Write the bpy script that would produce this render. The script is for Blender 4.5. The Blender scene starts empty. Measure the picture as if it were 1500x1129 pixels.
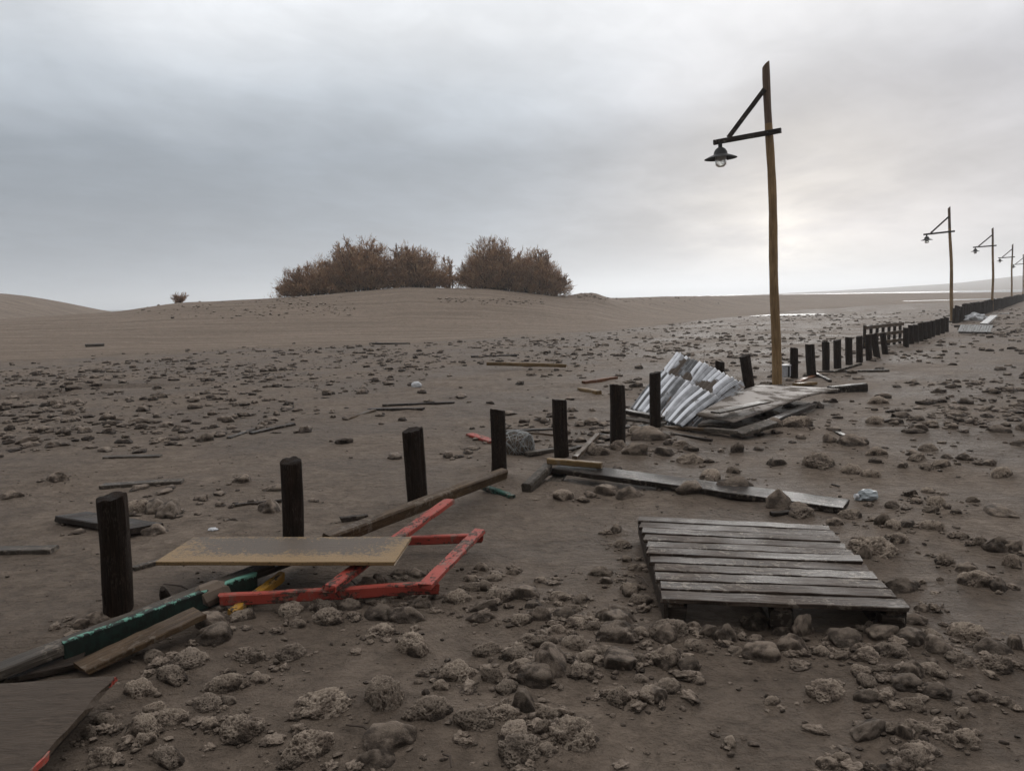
import bpy, bmesh, math, random, bisect
import numpy as np
from mathutils import Vector, Matrix, noise as mnoise

random.seed(7)
rng = np.random.default_rng(7)
scn = bpy.context.scene
COL = scn.collection

# ------------------------------------------------------------------ camera
W0, H0, FPX = 1500.0, 1129.0, 1170.0          # photograph size, focal length in its pixels
CAM_H = 1.6
PITCH, ROLL = math.radians(6.13), math.radians(1.40)
fwd = Vector((0, math.cos(PITCH), -math.sin(PITCH)))
up0 = Vector((0, math.sin(PITCH), math.cos(PITCH)))
rt0 = Vector((1, 0, 0))
rt = rt0 * math.cos(ROLL) - up0 * math.sin(ROLL)
upv = rt0 * math.sin(ROLL) + up0 * math.cos(ROLL)
cam_d = bpy.data.cameras.new('camera')
cam = bpy.data.objects.new('camera', cam_d)
COL.objects.link(cam)
cam.matrix_world = Matrix(((rt.x, upv.x, -fwd.x, 0), (rt.y, upv.y, -fwd.y, 0), (rt.z, upv.z, -fwd.z, CAM_H), (0, 0, 0, 1)))
cam_d.sensor_fit = 'HORIZONTAL'
cam_d.sensor_width = 36
cam_d.lens = 36 * FPX / W0
cam_d.clip_start = 0.05
cam_d.clip_end = 9000
scn.camera = cam

# ------------------------------------------------------------------ sky, sun, exposure
SUN_AZ, SUN_EL = math.radians(19.0), math.radians(9.0)
sun_dir = Vector((math.sin(SUN_AZ) * math.cos(SUN_EL), math.cos(SUN_AZ) * math.cos(SUN_EL), math.sin(SUN_EL)))
sl = bpy.data.lights.new('sun', 'SUN')
sl.energy = 1.1
sl.angle = math.radians(20)
sl.color = (1.0, 0.97, 0.93)
sun = bpy.data.objects.new('sun', sl)
sun.rotation_euler = (-sun_dir).to_track_quat('-Z', 'Y').to_euler()
COL.objects.link(sun)
scn.view_settings.view_transform = 'Standard'
scn.view_settings.look = 'None'
scn.view_settings.gamma = 1
scn.view_settings.use_curve_mapping = False
scn.view_settings.exposure = 0.08
scn.cycles.use_denoising = True
scn.cycles.max_bounces = 6
scn.cycles.volume_bounces = 1
scn.cycles.sample_clamp_indirect = 4


class NT:
    """small helper for writing node trees"""
    def __init__(self, tree):
        self.t = tree
        self.t.nodes.clear()

    def n(self, typ, **kw):
        nd = self.t.nodes.new(typ)
        for k, v in kw.items():
            setattr(nd, k, v)
        return nd

    def l(self, a, b):
        self.t.links.new(a, b)

    def setin(self, sock, v):
        if hasattr(v, 'links') or isinstance(v, bpy.types.NodeSocket):
            self.l(v, sock)
        else:
            sock.default_value = v

    def math(self, op, a, b=None, c=None, clamp=False):
        nd = self.n('ShaderNodeMath', operation=op, use_clamp=clamp)
        self.setin(nd.inputs[0], a)
        if b is not None:
            self.setin(nd.inputs[1], b)
        if c is not None:
            self.setin(nd.inputs[2], c)
        return nd.outputs[0]

    def mix(self, fac, a, b, blend='MIX'):
        nd = self.n('ShaderNodeMix', data_type='RGBA', blend_type=blend)
        self.setin(nd.inputs[0], fac)
        for s, v in ((nd.inputs[6], a), (nd.inputs[7], b)):
            if isinstance(v, tuple):
                v = (v[0], v[1], v[2], 1)
            self.setin(s, v)
        return nd.outputs[2]

    def smooth(self, v, lo, hi, a=0.0, b=1.0):
        nd = self.n('ShaderNodeMapRange', interpolation_type='SMOOTHSTEP')
        self.setin(nd.inputs[0], v)
        nd.inputs[1].default_value = lo
        nd.inputs[2].default_value = hi
        nd.inputs[3].default_value = a
        nd.inputs[4].default_value = b
        return nd.outputs[0]

    def ramp(self, fac, stops):
        nd = self.n('ShaderNodeValToRGB')
        el = nd.color_ramp.elements
        while len(el) > 1:
            el.remove(el[-1])
        el[0].position = stops[0][0]
        el[0].color = (*stops[0][1], 1)
        for p, c in stops[1:]:
            e = el.new(p)
            e.color = (*c, 1)
        self.l(fac, nd.inputs[0])
        return nd.outputs[0]

    def noise(self, vec, scale, detail=4, rough=0.55, dist=0.0):
        nd = self.n('ShaderNodeTexNoise')
        if vec is not None:
            self.l(vec, nd.inputs['Vector'])
        nd.inputs['Scale'].default_value = scale
        nd.inputs['Detail'].default_value = detail
        nd.inputs['Roughness'].default_value = rough
        nd.inputs['Distortion'].default_value = dist
        return nd.outputs[0]

    def mapping(self, vec, scale=(1, 1, 1), loc=(0, 0, 0), rot=(0, 0, 0)):
        nd = self.n('ShaderNodeMapping')
        self.l(vec, nd.inputs[0])
        nd.inputs[1].default_value = loc
        nd.inputs[2].default_value = rot
        nd.inputs[3].default_value = scale
        return nd.outputs[0]

    def bump(self, height, strength, dist, normal=None):
        nd = self.n('ShaderNodeBump')
        nd.inputs['Strength'].default_value = strength
        nd.inputs['Distance'].default_value = dist
        self.l(height, nd.inputs['Height'])
        if normal is not None:
            self.l(normal, nd.inputs['Normal'])
        return nd.outputs[0]


world = bpy.data.worlds.new('World')
scn.world = world
world.use_nodes = True
w = NT(world.node_tree)
geo = w.n('ShaderNodeTexCoord').outputs['Generated']
nrm = w.n('ShaderNodeVectorMath', operation='NORMALIZE')
w.l(geo, nrm.inputs[0])
D = nrm.outputs[0]
sep = w.n('ShaderNodeSeparateXYZ')
w.l(D, sep.inputs[0])
dx, dy, dz = sep.outputs


def wdot(v):
    nd = w.n('ShaderNodeVectorMath', operation='DOT_PRODUCT')
    w.l(D, nd.inputs[0])
    nd.inputs[1].default_value = v
    return nd.outputs['Value']


# cloud-deck coordinates: the direction projected on a high flat layer
den = w.math('ADD', w.math('MAXIMUM', dz, 0.0), 0.16)
comb = w.n('ShaderNodeCombineXYZ')
w.l(w.math('DIVIDE', dx, den), comb.inputs[0])
w.l(w.math('DIVIDE', dy, den), comb.inputs[1])
deck = w.mapping(comb.outputs[0], scale=(0.75, 0.55, 1), rot=(0, 0, math.radians(-25)), loc=(3.1, 1.7, 0))
cl1 = w.noise(deck, 0.9, 5, 0.5, 0.35)
cl2 = w.noise(w.mapping(deck, loc=(9, 4, 2)), 2.6, 5, 0.55, 0.2)
cl = w.math('ADD', w.math('MULTIPLY', cl1, 0.7), w.math('MULTIPLY', cl2, 0.3))
# warp the elevation a little so that the bands are not level
zz = w.math('ADD', dz, w.math('MULTIPLY', w.math('SUBTRACT', cl1, 0.5), 0.22))
dark = w.ramp(zz, [(0.0, (0.36, 0.395, 0.44)), (0.08, (0.30, 0.34, 0.39)), (0.16, (0.33, 0.375, 0.43)),
                   (0.24, (0.54, 0.59, 0.65)), (0.32, (0.74, 0.765, 0.80)), (0.6, (1.25, 1.26, 1.28)), (1.0, (2.0, 2.01, 2.03))])
light = w.ramp(zz, [(0.0, (0.52, 0.515, 0.53)), (0.10, (0.54, 0.535, 0.56)), (0.2, (0.57, 0.57, 0.61)),
                    (0.28, (0.70, 0.705, 0.74)), (0.37, (0.765, 0.77, 0.79)), (0.6, (1.25, 1.26, 1.28)), (1.0, (2.0, 2.01, 2.03))])
baz = math.radians(48)
side = w.smooth(w.math('ADD', wdot((math.sin(baz), math.cos(baz), 0)), w.math('MULTIPLY', w.math('SUBTRACT', cl, 0.5), 0.3)), 0.62, 1.0)
cloud = w.mix(side, dark, light)
cl3 = w.noise(w.mapping(deck, loc=(2, 7, 5), scale=(1.0, 1.5, 1)), 5.5, 6, 0.6, 0.5)
mod = w.math('MULTIPLY', w.smooth(cl, 0.36, 0.64, 0.86, 1.10), w.smooth(cl3, 0.3, 0.7, 0.955, 1.045))
# the overcast is thicker away from the hidden sun
mod = w.math('MULTIPLY', mod, w.smooth(wdot((math.sin(SUN_AZ), math.cos(SUN_AZ), 0)), -0.8, 0.6, 0.30, 1.0))
cloud = w.mix(1.0, cloud, mod, 'MULTIPLY')
sv = Vector((math.sin(SUN_AZ) * math.cos(math.radians(3.6)), math.cos(SUN_AZ) * math.cos(math.radians(3.6)), math.sin(math.radians(3.6))))
sd = wdot(tuple(sv))
g1 = w.math('POWER', w.math('MAXIMUM', sd, 0.0), 110.0)
g2 = w.math('POWER', w.math('MAXIMUM', sd, 0.0), 2600.0)
gm = w.smooth(cl2, 0.35, 0.62, 0.35, 1.0)
glow = w.math('MULTIPLY', w.math('ADD', w.math('MULTIPLY', g1, 0.20), w.math('MULTIPLY', g2, 0.42)), gm)
cloud = w.mix(glow, cloud, (1.6, 1.52, 1.32))
sky = w.n('ShaderNodeTexSky', sky_type='NISHITA')
sky.sun_disc = False
sky.sun_elevation = SUN_EL
sky.sun_rotation = SUN_AZ
sky.air_density = 1.5
sky.dust_density = 3.0
cloud10 = w.mix(1.0, cloud, (10.0, 10.0, 10.0), 'MULTIPLY')
mixed = w.mix(0.985, sky.outputs[0], cloud10)
bg = w.n('ShaderNodeBackground')
bg.inputs[1].default_value = 0.1
w.l(mixed, bg.inputs[0])
wo = w.n('ShaderNodeOutputWorld')
w.l(bg.outputs[0], wo.inputs[0])

# ------------------------------------------------------------------ terrain heights


def sstep(t):
    t = np.clip(t, 0, 1)
    return t * t * (3 - 2 * t)


def vnoise(x, y, scale, seed):
    """cheap smooth value noise on arrays"""
    x = np.asarray(x, float) / scale + seed * 17.31
    y = np.asarray(y, float) / scale + seed * 7.77
    xi, yi = np.floor(x), np.floor(y)
    fx, fy = x - xi, y - yi
    fx, fy = fx * fx * (3 - 2 * fx), fy * fy * (3 - 2 * fy)

    def hsh(a, b):
        v = np.sin(a * 127.1 + b * 311.7 + seed * 74.7) * 43758.5453
        return v - np.floor(v)
    return ((hsh(xi, yi) * (1 - fx) + hsh(xi + 1, yi) * fx) * (1 - fy) + (hsh(xi, yi + 1) * (1 - fx) + hsh(xi + 1, yi + 1) * fx) * fy) * 2 - 1


def fbm(x, y, scale, seed, octv=4):
    s, a, tot = 0, 1.0, 0
    for i in range(octv):
        s = s + a * vnoise(x, y, scale / (2 ** i), seed + i * 3.3)
        tot += a
        a *= 0.5
    return s / tot


def pa(px):
    return (np.asarray(px, float) - 750) / FPX


CR_A = pa([-900, -300, 0, 180, 260, 400, 480, 560, 600, 720, 800, 830, 870, 905, 1000, 1130, 1300, 1500, 1800, 2600])
CR_Z = np.array([1.2, 1.1, 1.1, 1.42, 1.95, 2.12, 2.3, 2.62, 2.76, 2.5, 1.95, 1.72, 1.75, 1.5, 1.50, 1.40, 0.95, 0.30, 0.1, 0.0])
CR_D = np.array([52, 54, 56, 58, 59, 60, 61, 62, 62, 62, 63, 64, 66, 70, 85, 130, 180, 210, 230, 230.0])
CR_S = np.array([28, 28, 31, 34, 36, 37, 37, 38, 38, 39, 40, 41, 42, 45, 58, 90, 130, 160, 180, 180.0])
POOLS = [(22.5, 64, 11, 4, 0.158), (76, 126, 20, 10, 0.22), (-9.6, 15.5, 1.0, 0.40, 0.26), (-8.3, 16.8, 1.2, 0.25, 0.22), (36, 80, 8, 3, 0.17)]
WATER_Z = -0.14


def terrain(x, y):
    x = np.asarray(x, float)
    y = np.asarray(y, float)
    yy = np.maximum(y, 1.0)
    a = x / yy
    zc = np.interp(a, CR_A, CR_Z)
    dd = np.interp(a, CR_A, CR_D)
    ss = np.interp(a, CR_A, CR_S)
    t = (y - ss) / (dd - ss)
    dune = zc * sstep(t)
    back = np.clip((y - dd) / (0.45 * dd + 8), 0, 1)
    dune = np.where(y > dd, zc - (zc + 0.9) * sstep(back), dune)
    h = dune
    # hummock right of the bushes
    h = h + 0.42 * np.exp(-((x - 6.4) / 1.6) ** 2 - ((y - 62) / 3) ** 2) * (1 + 0.4 * fbm(x, y, 1.2, 5))
    # the tall dune at the far left
    h = h + 5.9 * np.exp(-np.abs((x + 92) / 22.0) ** 3.2 - ((y - 130) / 26) ** 2)
    # pale rising ground far to the right
    rr = np.hypot(x, y)
    hz = np.interp(a, [0.25, 0.34, 0.43, 0.555, 0.64, 0.9, 1.4], [0.0, 1.9, 5.2, 10.8, 19.5, 30, 34])
    h = h + np.where(y > 0, hz * np.exp(-((rr - 1400) / 380) ** 2), 0) * 1.0
    far = sstep((rr - 10) / 60)
    near = 0.034 * fbm(x, y, 1.5, 2, 3) + 0.040 * fbm(x, y, 0.45, 4, 3) * np.clip(0.55 + 0.9 * fbm(x, y, 2.2, 6, 2), 0.1, 1.2)
    # low drift lips: sand piled with a soft back and a sharper edge
    ph = (y + 0.35 * x + 0.5 * fbm(x, y, 1.3, 14, 3)) / 0.62
    near = near + 0.026 * ((ph - np.floor(ph)) ** 2) * np.clip(0.2 + 1.6 * fbm(x, y, 1.9, 17, 2), 0, 1)
    h = h + near * (1 - 0.3 * far) + 0.06 * far * fbm(x, y, 9, 8, 4) * sstep((rr - 14) / 30)
    for (cx, cy, ax, ay, dep) in POOLS:
        q = ((x - cx) / ax) ** 2 + ((y - cy) / ay) ** 2
        h = h - dep * np.exp(-q) * (1 + 0.45 * fbm(x, y, ax * 0.45, 11, 3))
    return h


def hz(x, y):
    return float(terrain(np.array([x]), np.array([y]))[0])


CAMP = Vector((0, 0, CAM_H))


def ray(px, py):
    return (fwd + rt * ((px - W0 / 2) / FPX) + upv * ((H0 / 2 - py) / FPX)).normalized()


def P(px, py, z=0.0):
    """the point of height z that stands at this place of the photograph"""
    d = ray(px, py)
    t = (z - CAM_H) / d.z
    return CAMP + d * t


def PD(px, py, depth):
    d = ray(px, py)
    return CAMP + d * (depth / d.y)


def PT(px, py):
    """first point of the bare terrain seen at this place"""
    d = ray(px, py)
    ts = 2.0 * (1.012 ** np.arange(460))
    zs = CAM_H + d.z * ts
    g = zs - terrain(d.x * ts, d.y * ts)
    idx = np.where(g < 0)[0]
    i = idx[0] if len(idx) else len(ts) - 1
    tt = np.linspace(ts[max(i - 1, 0)], ts[i], 60)
    g = CAM_H + d.z * tt - terrain(d.x * tt, d.y * tt)
    idx = np.where(g < 0)[0]
    return CAMP + d * float(tt[idx[0]] if len(idx) else tt[-1])

# ------------------------------------------------------------------ materials


def new_mat(name):
    m = bpy.data.materials.new(name)
    m.use_nodes = True
    t = NT(m.node_tree)
    b = t.n('ShaderNodeBsdfPrincipled')
    b.inputs['Specular IOR Level'].default_value = 0.25
    o = t.n('ShaderNodeOutputMaterial')
    t.l(b.outputs[0], o.inputs[0])
    return m, t, b


def objco(t, per_object=True):
    tc = t.n('ShaderNodeTexCoord')
    if not per_object:
        return tc.outputs['Object']
    oi = t.n('ShaderNodeObjectInfo')
    va = t.n('ShaderNodeVectorMath', operation='ADD')
    sc = t.n('ShaderNodeVectorMath', operation='SCALE')
    cx = t.n('ShaderNodeCombineXYZ')
    for i in range(3):
        t.l(oi.outputs['Random'], cx.inputs[i])
    t.l(cx.outputs[0], sc.inputs[0])
    sc.inputs['Scale'].default_value = 37.0
    t.l(tc.outputs['Object'], va.inputs[0])
    t.l(sc.outputs[0], va.inputs[1])
    return va.outputs[0]


def wood(name, c_dark, c_mid, c_light, rough=0.55, axis='X', sand=0.25, bump=0.5):
    """weathered timber: grain along one local axis, knots, cracks, patches of stuck sand"""
    m, t, b = new_mat(name)
    b.inputs['Specular IOR Level'].default_value = 0.1
    v = objco(t)
    s = {'X': (1.2, 14, 14), 'Z': (14, 14, 1.2)}[axis]
    g = t.noise(t.mapping(v, scale=s), 3.0, 6, 0.6, 0.6)
    fine = t.noise(t.mapping(v, scale=tuple(q * (1.0 if q < 5 else 5.0) for q in s)), 3.0, 3, 0.6, 0.2)
    big = t.noise(v, 2.2, 3, 0.5)
    col = t.ramp(g, [(0.28, c_dark), (0.48, c_mid), (0.72, c_light)])
    col = t.mix(t.smooth(fine, 0.38, 0.62, 0.55, 0.0), col, c_dark)
    col = t.mix(t.smooth(big, 0.35, 0.7, 0.45, 0.0), col, c_dark)
    sn = t.noise(v, 26, 4, 0.65)
    sb = t.noise(v, 3.1, 3, 0.5)
    sm = t.math('MULTIPLY', t.smooth(sn, 0.5, 0.62), t.smooth(sb, 0.42, 0.62, 0.0, sand * 2))
    col = t.mix(sm, col, (0.17, 0.14, 0.112))
    t.l(col, b.inputs['Base Color'])
    t.l(t.smooth(big, 0.3, 0.7, rough - 0.14, rough + 0.14), b.inputs['Roughness'])
    hgt = t.math('ADD', t.math('MULTIPLY', g, 0.6), t.math('ADD', t.math('MULTIPLY', fine, 0.4), t.math('MULTIPLY', sm, 0.3)))
    t.l(t.bump(hgt, bump, 0.014), b.inputs['Normal'])
    return m


def painted(name, paint, paint2, under, chip=0.52, rough=0.45, edge=False):
    m, t, b = new_mat(name)
    v = objco(t)
    n = t.noise(t.mapping(v, scale=(2, 6, 6)), 5.0, 6, 0.68, 0.3)
    n2 = t.noise(v, 46, 3, 0.7)
    n3 = t.noise(v, 2.0, 3, 0.5)
    keep = t.smooth(t.math('ADD', n, t.math('ADD', t.math('MULTIPLY', t.math('SUBTRACT', n2, 0.5), 0.5), t.math('MULTIPLY', t.math('SUBTRACT', n3, 0.5), 0.5))), chip - 0.03, chip + 0.03)
    pc = t.mix(n3, paint, paint2)
    col = t.mix(keep, pc, under)
    dust = t.math('MULTIPLY', t.smooth(t.noise(v, 30, 4, 0.7), 0.46, 0.62), t.smooth(t.noise(v, 4.0, 4, 0.6), 0.42, 0.62, 0.0, 0.75))
    col = t.mix(dust, col, (0.16, 0.12, 0.092))
    t.l(col, b.inputs['Base Color'])
    t.l(t.smooth(keep, 0, 1, rough, 0.8), b.inputs['Roughness'])
    t.l(t.bump(t.math('ADD', t.math('MULTIPLY', keep, -0.6), n2), 0.5, 0.004), b.inputs['Normal'])
    return m


M = {}
M['post'] = wood('post_wood', (0.009, 0.006, 0.0042), (0.027, 0.0165, 0.0118), (0.075, 0.048, 0.034), 0.75, 'Z', 0.10, 1.0)
M['post'].node_tree.nodes['Principled BSDF'].inputs['Specular IOR Level'].default_value = 0.08
M['pole'] = wood('pole_wood', (0.14, 0.085, 0.040), (0.33, 0.212, 0.100), (0.46, 0.315, 0.165), 0.55, 'Z', 0.05, 0.6)
M['pole_grey'] = wood('pole_wood_grey', (0.08, 0.05, 0.035), (0.18, 0.122, 0.083), (0.27, 0.20, 0.145), 0.6, 'Z', 0.05, 0.6)
M['dark'] = wood('dark_timber', (0.012, 0.009, 0.007), (0.036, 0.026, 0.020), (0.075, 0.056, 0.044), 0.5, 'X', 0.35, 0.7)
M['grey'] = wood('grey_timber', (0.030, 0.024, 0.019), (0.085, 0.069, 0.056), (0.15, 0.124, 0.102), 0.55, 'X', 0.45, 0.7)
M['brown'] = wood('brown_timber', (0.030, 0.018, 0.010), (0.090, 0.056, 0.031), (0.165, 0.108, 0.062), 0.5, 'X', 0.3, 0.6)
M['yellowwood'] = wood('yellow_timber', (0.06, 0.034, 0.014), (0.20, 0.125, 0.052), (0.33, 0.22, 0.10), 0.5, 'X', 0.25, 0.5)
M['orangewood'] = wood('orange_timber', (0.06, 0.022, 0.010), (0.17, 0.07, 0.032), (0.26, 0.12, 0.055), 0.5, 'X', 0.25, 0.5)
M['pallet'] = wood('pallet_wood', (0.022, 0.015, 0.011), (0.064, 0.044, 0.033), (0.135, 0.098, 0.075), 0.55, 'X', 0.42, 0.9)
M['red'] = painted('red_paint', (0.34, 0.056, 0.036), (0.24, 0.035, 0.024), (0.050, 0.028, 0.021), 0.575, 0.6)
M['green'] = painted('green_paint', (0.030, 0.10, 0.072), (0.016, 0.055, 0.042), (0.014, 0.017, 0.014), 0.50)


def mat_green_plank():
    """old green paint: pale and whole along the upper arris, scraped off in drips below it"""
    m, t, b = new_mat('chipped_green_paint')
    tc = t.n('ShaderNodeTexCoord')
    v = tc.outputs['Object']
    sp = t.n('ShaderNodeSeparateXYZ')
    t.l(v, sp.inputs[0])
    drip = t.noise(t.mapping(v, scale=(34, 20, 22)), 1.0, 7, 0.72, 0.5)
    big = t.noise(v, 3.0, 3, 0.5)
    lev = t.math('ADD', sp.outputs[2], t.math('ADD', t.math('MULTIPLY', t.math('SUBTRACT', drip, 0.5), 0.12), t.math('MULTIPLY', t.math('SUBTRACT', big, 0.5), 0.10)))
    pale = t.smooth(lev, 0.043, 0.050)
    face = t.mix(t.smooth(drip, 0.4, 0.62), (0.010, 0.013, 0.010), (0.012, 0.025, 0.019))
    col = t.mix(pale, face, t.mix(big, (0.075, 0.20, 0.15), (0.14, 0.31, 0.24)))
    t.l(col, b.inputs['Base Color'])
    b.inputs['Roughness'].default_value = 0.55
    t.l(t.bump(t.math('ADD', pale, drip), 0.4, 0.003), b.inputs['Normal'])
    return m


M['green_plank'] = mat_green_plank()
M['yellow'] = painted('yellow_paint', (0.46, 0.24, 0.03), (0.32, 0.16, 0.02), (0.04, 0.026, 0.012), 0.54)
M['white'] = painted('white_paint', (0.55, 0.55, 0.54), (0.42, 0.41, 0.40), (0.12, 0.10, 0.085), 0.64)


def mat_tan_board():
    m, t, b = new_mat('tan_board')
    tc = t.n('ShaderNodeTexCoord')
    v = tc.outputs['Object']
    sp = t.n('ShaderNodeSeparateXYZ')
    t.l(v, sp.inputs[0])
    n = t.noise(t.mapping(v, scale=(1, 1.6, 1)), 9, 6, 0.7)
    n2 = t.noise(v, 90, 3, 0.7)
    g = t.noise(t.mapping(v, scale=(2, 30, 30)), 3, 5, 0.6)
    # the middle of the board is bare grey, the worn varnish survives towards its rims
    ex = t.math('DIVIDE', t.math('ABSOLUTE', sp.outputs[0]), 0.60)
    ey = t.math('DIVIDE', t.math('ABSOLUTE', t.math('SUBTRACT', sp.outputs[1], 0.03)), 0.17)
    e = t.math('MAXIMUM', t.math('POWER', ex, 3.0), t.math('POWER', ey, 2.0))
    e = t.math('ADD', e, t.math('ADD', t.math('MULTIPLY', t.math('SUBTRACT', n, 0.5), 2.2), t.math('MULTIPLY', sp.outputs[1], -2.2)))
    n4 = t.noise(v, 55, 4, 0.75)
    k = t.smooth(t.math('ADD', n4, t.math('MULTIPLY', t.math('SUBTRACT', e, 0.75), 0.20)), 0.48, 0.54)
    grey = t.mix(g, (0.070, 0.053, 0.040), (0.115, 0.090, 0.070))
    tan = t.mix(g, (0.15, 0.094, 0.043), (0.29, 0.195, 0.10))
    col = t.mix(k, grey, tan)
    col = t.mix(t.smooth(n2, 0.56, 0.66, 0, 0.7), col, (0.05, 0.035, 0.022))
    t.l(col, b.inputs['Base Color'])
    b.inputs['Roughness'].default_value = 0.5
    b.inputs['Specular IOR Level'].default_value = 0.12
    t.l(t.bump(t.math('ADD', n2, g), 0.35, 0.004), b.inputs['Normal'])
    return m


def mat_sand():
    m, t, b = new_mat('sand')
    gm = t.n('ShaderNodeNewGeometry')
    v = gm.outputs['Position']
    at = t.n('ShaderNodeAttribute', attribute_name='dry')
    dry = at.outputs['Fac']
    big = t.noise(v, 0.45, 5, 0.55, 0.3)
    med = t.noise(v, 2.4, 6, 0.6, 0.4)
    fine = t.noise(v, 42, 5, 0.7)
    grit = t.noise(v, 190, 2, 0.6)
    # wind streaks lying across the slope
    st = t.noise(t.mapping(v, scale=(0.10, 1.1, 0.4), rot=(0, 0, math.radians(6))), 1.2, 6, 0.6, 0.3)
    st2 = t.noise(t.mapping(v, scale=(3.0, 7.0, 3), rot=(0, 0, math.radians(-22))), 1.5, 5, 0.6, 1.4)
    wet = t.mix(t.smooth(big, 0.40, 0.60), (0.158, 0.119, 0.090), (0.240, 0.186, 0.144))
    wet = t.mix(t.smooth(med, 0.36, 0.66, 0.42, 0.0), wet, (0.125, 0.092, 0.068))
    wet = t.mix(t.smooth(st2, 0.36, 0.62, 0.30, 0.0), wet, (0.11, 0.082, 0.062))
    dryc = t.mix(t.smooth(st, 0.30, 0.70), (0.195, 0.147, 0.111), (0.29, 0.223, 0.171))
    dryc = t.mix(t.smooth(med, 0.35, 0.6, 0.22, 0), dryc, (0.12, 0.094, 0.073))
    dm = t.smooth(t.math('ADD', dry, t.math('MULTIPLY', t.math('SUBTRACT', st, 0.5), 0.5)), 0.25, 0.75)
    col = t.mix(dm, wet, dryc)
    col = t.mix(t.smooth(fine, 0.35, 0.7, 0.34, 0.0), col, t.mix(0.5, col, (0.03, 0.024, 0.018)))
    col = t.mix(t.smooth(grit, 0.62, 0.74, 0, 0.5), col, (0.24, 0.205, 0.17))
    mott = t.noise(v, 9.0, 8, 0.72, 0.6)
    col = t.mix(t.smooth(mott, 0.40, 0.58, 0.48, 0.0), col, t.mix(0.6, col, (0.028, 0.021, 0.016)))
    speck = t.noise(v, 24, 6, 0.75, 0.3)
    col = t.mix(t.smooth(speck, 0.34, 0.42, 0.45, 0.0), col, (0.055, 0.041, 0.032))
    col = t.mix(t.smooth(mott, 0.60, 0.74, 0.0, 0.35), col, (0.30, 0.235, 0.18))
    t.l(col, b.inputs['Base Color'])
    t.l(t.smooth(t.math('ADD', big, t.math('MULTIPLY', dm, 0.6)), 0.35, 0.75, 0.60, 0.9), b.inputs['Roughness'])
    b.inputs['Specular IOR Level'].default_value = 0.10
    n0 = t.bump(t.noise(v, 0.8, 6, 0.62, 0.5), 0.6, 0.45)
    n1 = t.bump(st2, 0.7, 0.06, n0)
    n1 = t.bump(med, 0.6, 0.08, n1)
    n1 = t.bump(mott, 0.8, 0.06, n1)
    n1 = t.bump(speck, 0.6, 0.02, n1)
    n1 = t.bump(fine, 0.8, 0.016, n1)
    n1 = t.bump(grit, 0.35, 0.003, n1)
    t.l(n1, b.inputs['Normal'])
    return m


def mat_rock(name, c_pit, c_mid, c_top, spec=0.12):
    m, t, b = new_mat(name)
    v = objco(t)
    at = t.n('ShaderNodeAttribute', attribute_name='crust')  # crust tone together with painted top light and shaded fronts
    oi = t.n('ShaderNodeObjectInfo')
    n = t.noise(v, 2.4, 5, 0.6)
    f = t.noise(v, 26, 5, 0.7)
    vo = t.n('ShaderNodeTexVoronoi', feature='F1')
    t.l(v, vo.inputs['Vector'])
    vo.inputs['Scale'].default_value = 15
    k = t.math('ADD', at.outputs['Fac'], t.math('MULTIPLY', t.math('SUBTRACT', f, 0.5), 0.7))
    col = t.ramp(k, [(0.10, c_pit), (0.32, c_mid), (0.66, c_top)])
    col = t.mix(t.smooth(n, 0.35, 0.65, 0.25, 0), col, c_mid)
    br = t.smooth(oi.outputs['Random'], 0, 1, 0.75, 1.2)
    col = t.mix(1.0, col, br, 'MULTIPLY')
    t.l(col, b.inputs['Base Color'])
    b.inputs['Roughness'].default_value = 0.72
    b.inputs['Specular IOR Level'].default_value = spec
    n1 = t.bump(vo.outputs['Distance'], 0.4, 0.08)
    n1 = t.bump(f, 0.7, 0.06, n1)
    t.l(n1, b.inputs['Normal'])
    return m


def mat_metal(name, c1, c2, rust, amt, rough=0.34):
    m, t, b = new_mat(name)
    v = objco(t)
    n = t.noise(v, 3.2, 6, 0.62, 0.4)
    f = t.noise(v, 40, 4, 0.7)
    sp = t.noise(t.mapping(v, scale=(20, 1.5, 20)), 1.3, 4, 0.6)
    r = t.smooth(t.math('ADD', n, t.math('MULTIPLY', t.math('SUBTRACT', f, 0.5), 0.35)), amt, amt + 0.07)
    md = t.n('ShaderNodeAttribute', attribute_name='mud').outputs['Fac']
    r = t.math('MAXIMUM', r, t.smooth(t.math('ADD', md, t.math('MULTIPLY', t.math('SUBTRACT', n, 0.5), 1.0)), 0.45, 0.55))
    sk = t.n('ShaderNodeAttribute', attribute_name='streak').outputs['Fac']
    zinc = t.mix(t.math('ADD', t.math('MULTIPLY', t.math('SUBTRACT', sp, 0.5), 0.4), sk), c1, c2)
    dirt = t.mix(f, rust, (0.05, 0.042, 0.035))
    t.l(t.mix(r, zinc, dirt), b.inputs['Base Color'])
    t.l(t.smooth(r, 0, 1, 0.6, 0.0), b.inputs['Metallic'])
    t.l(t.smooth(t.math('ADD', t.math('MULTIPLY', r, 0.6), t.math('MULTIPLY', f, 0.4)), 0.1, 0.8, rough, 0.85), b.inputs['Roughness'])
    t.l(t.bump(f, 0.25, 0.004), b.inputs['Normal'])
    return m


def plain(name, col, rough=0.5, metal=0.0, var=0.25, scale=14):
    m, t, b = new_mat(name)
    v = objco(t)
    n = t.noise(v, scale, 5, 0.6)
    col2 = tuple(c * (1 - var) for c in col)
    t.l(t.mix(t.smooth(n, 0.3, 0.7), col2, col), b.inputs['Base Color'])
    b.inputs['Roughness'].default_value = rough
    b.inputs['Metallic'].default_value = metal
    t.l(t.bump(n, 0.2, 0.01), b.inputs['Normal'])
    return m


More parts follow.
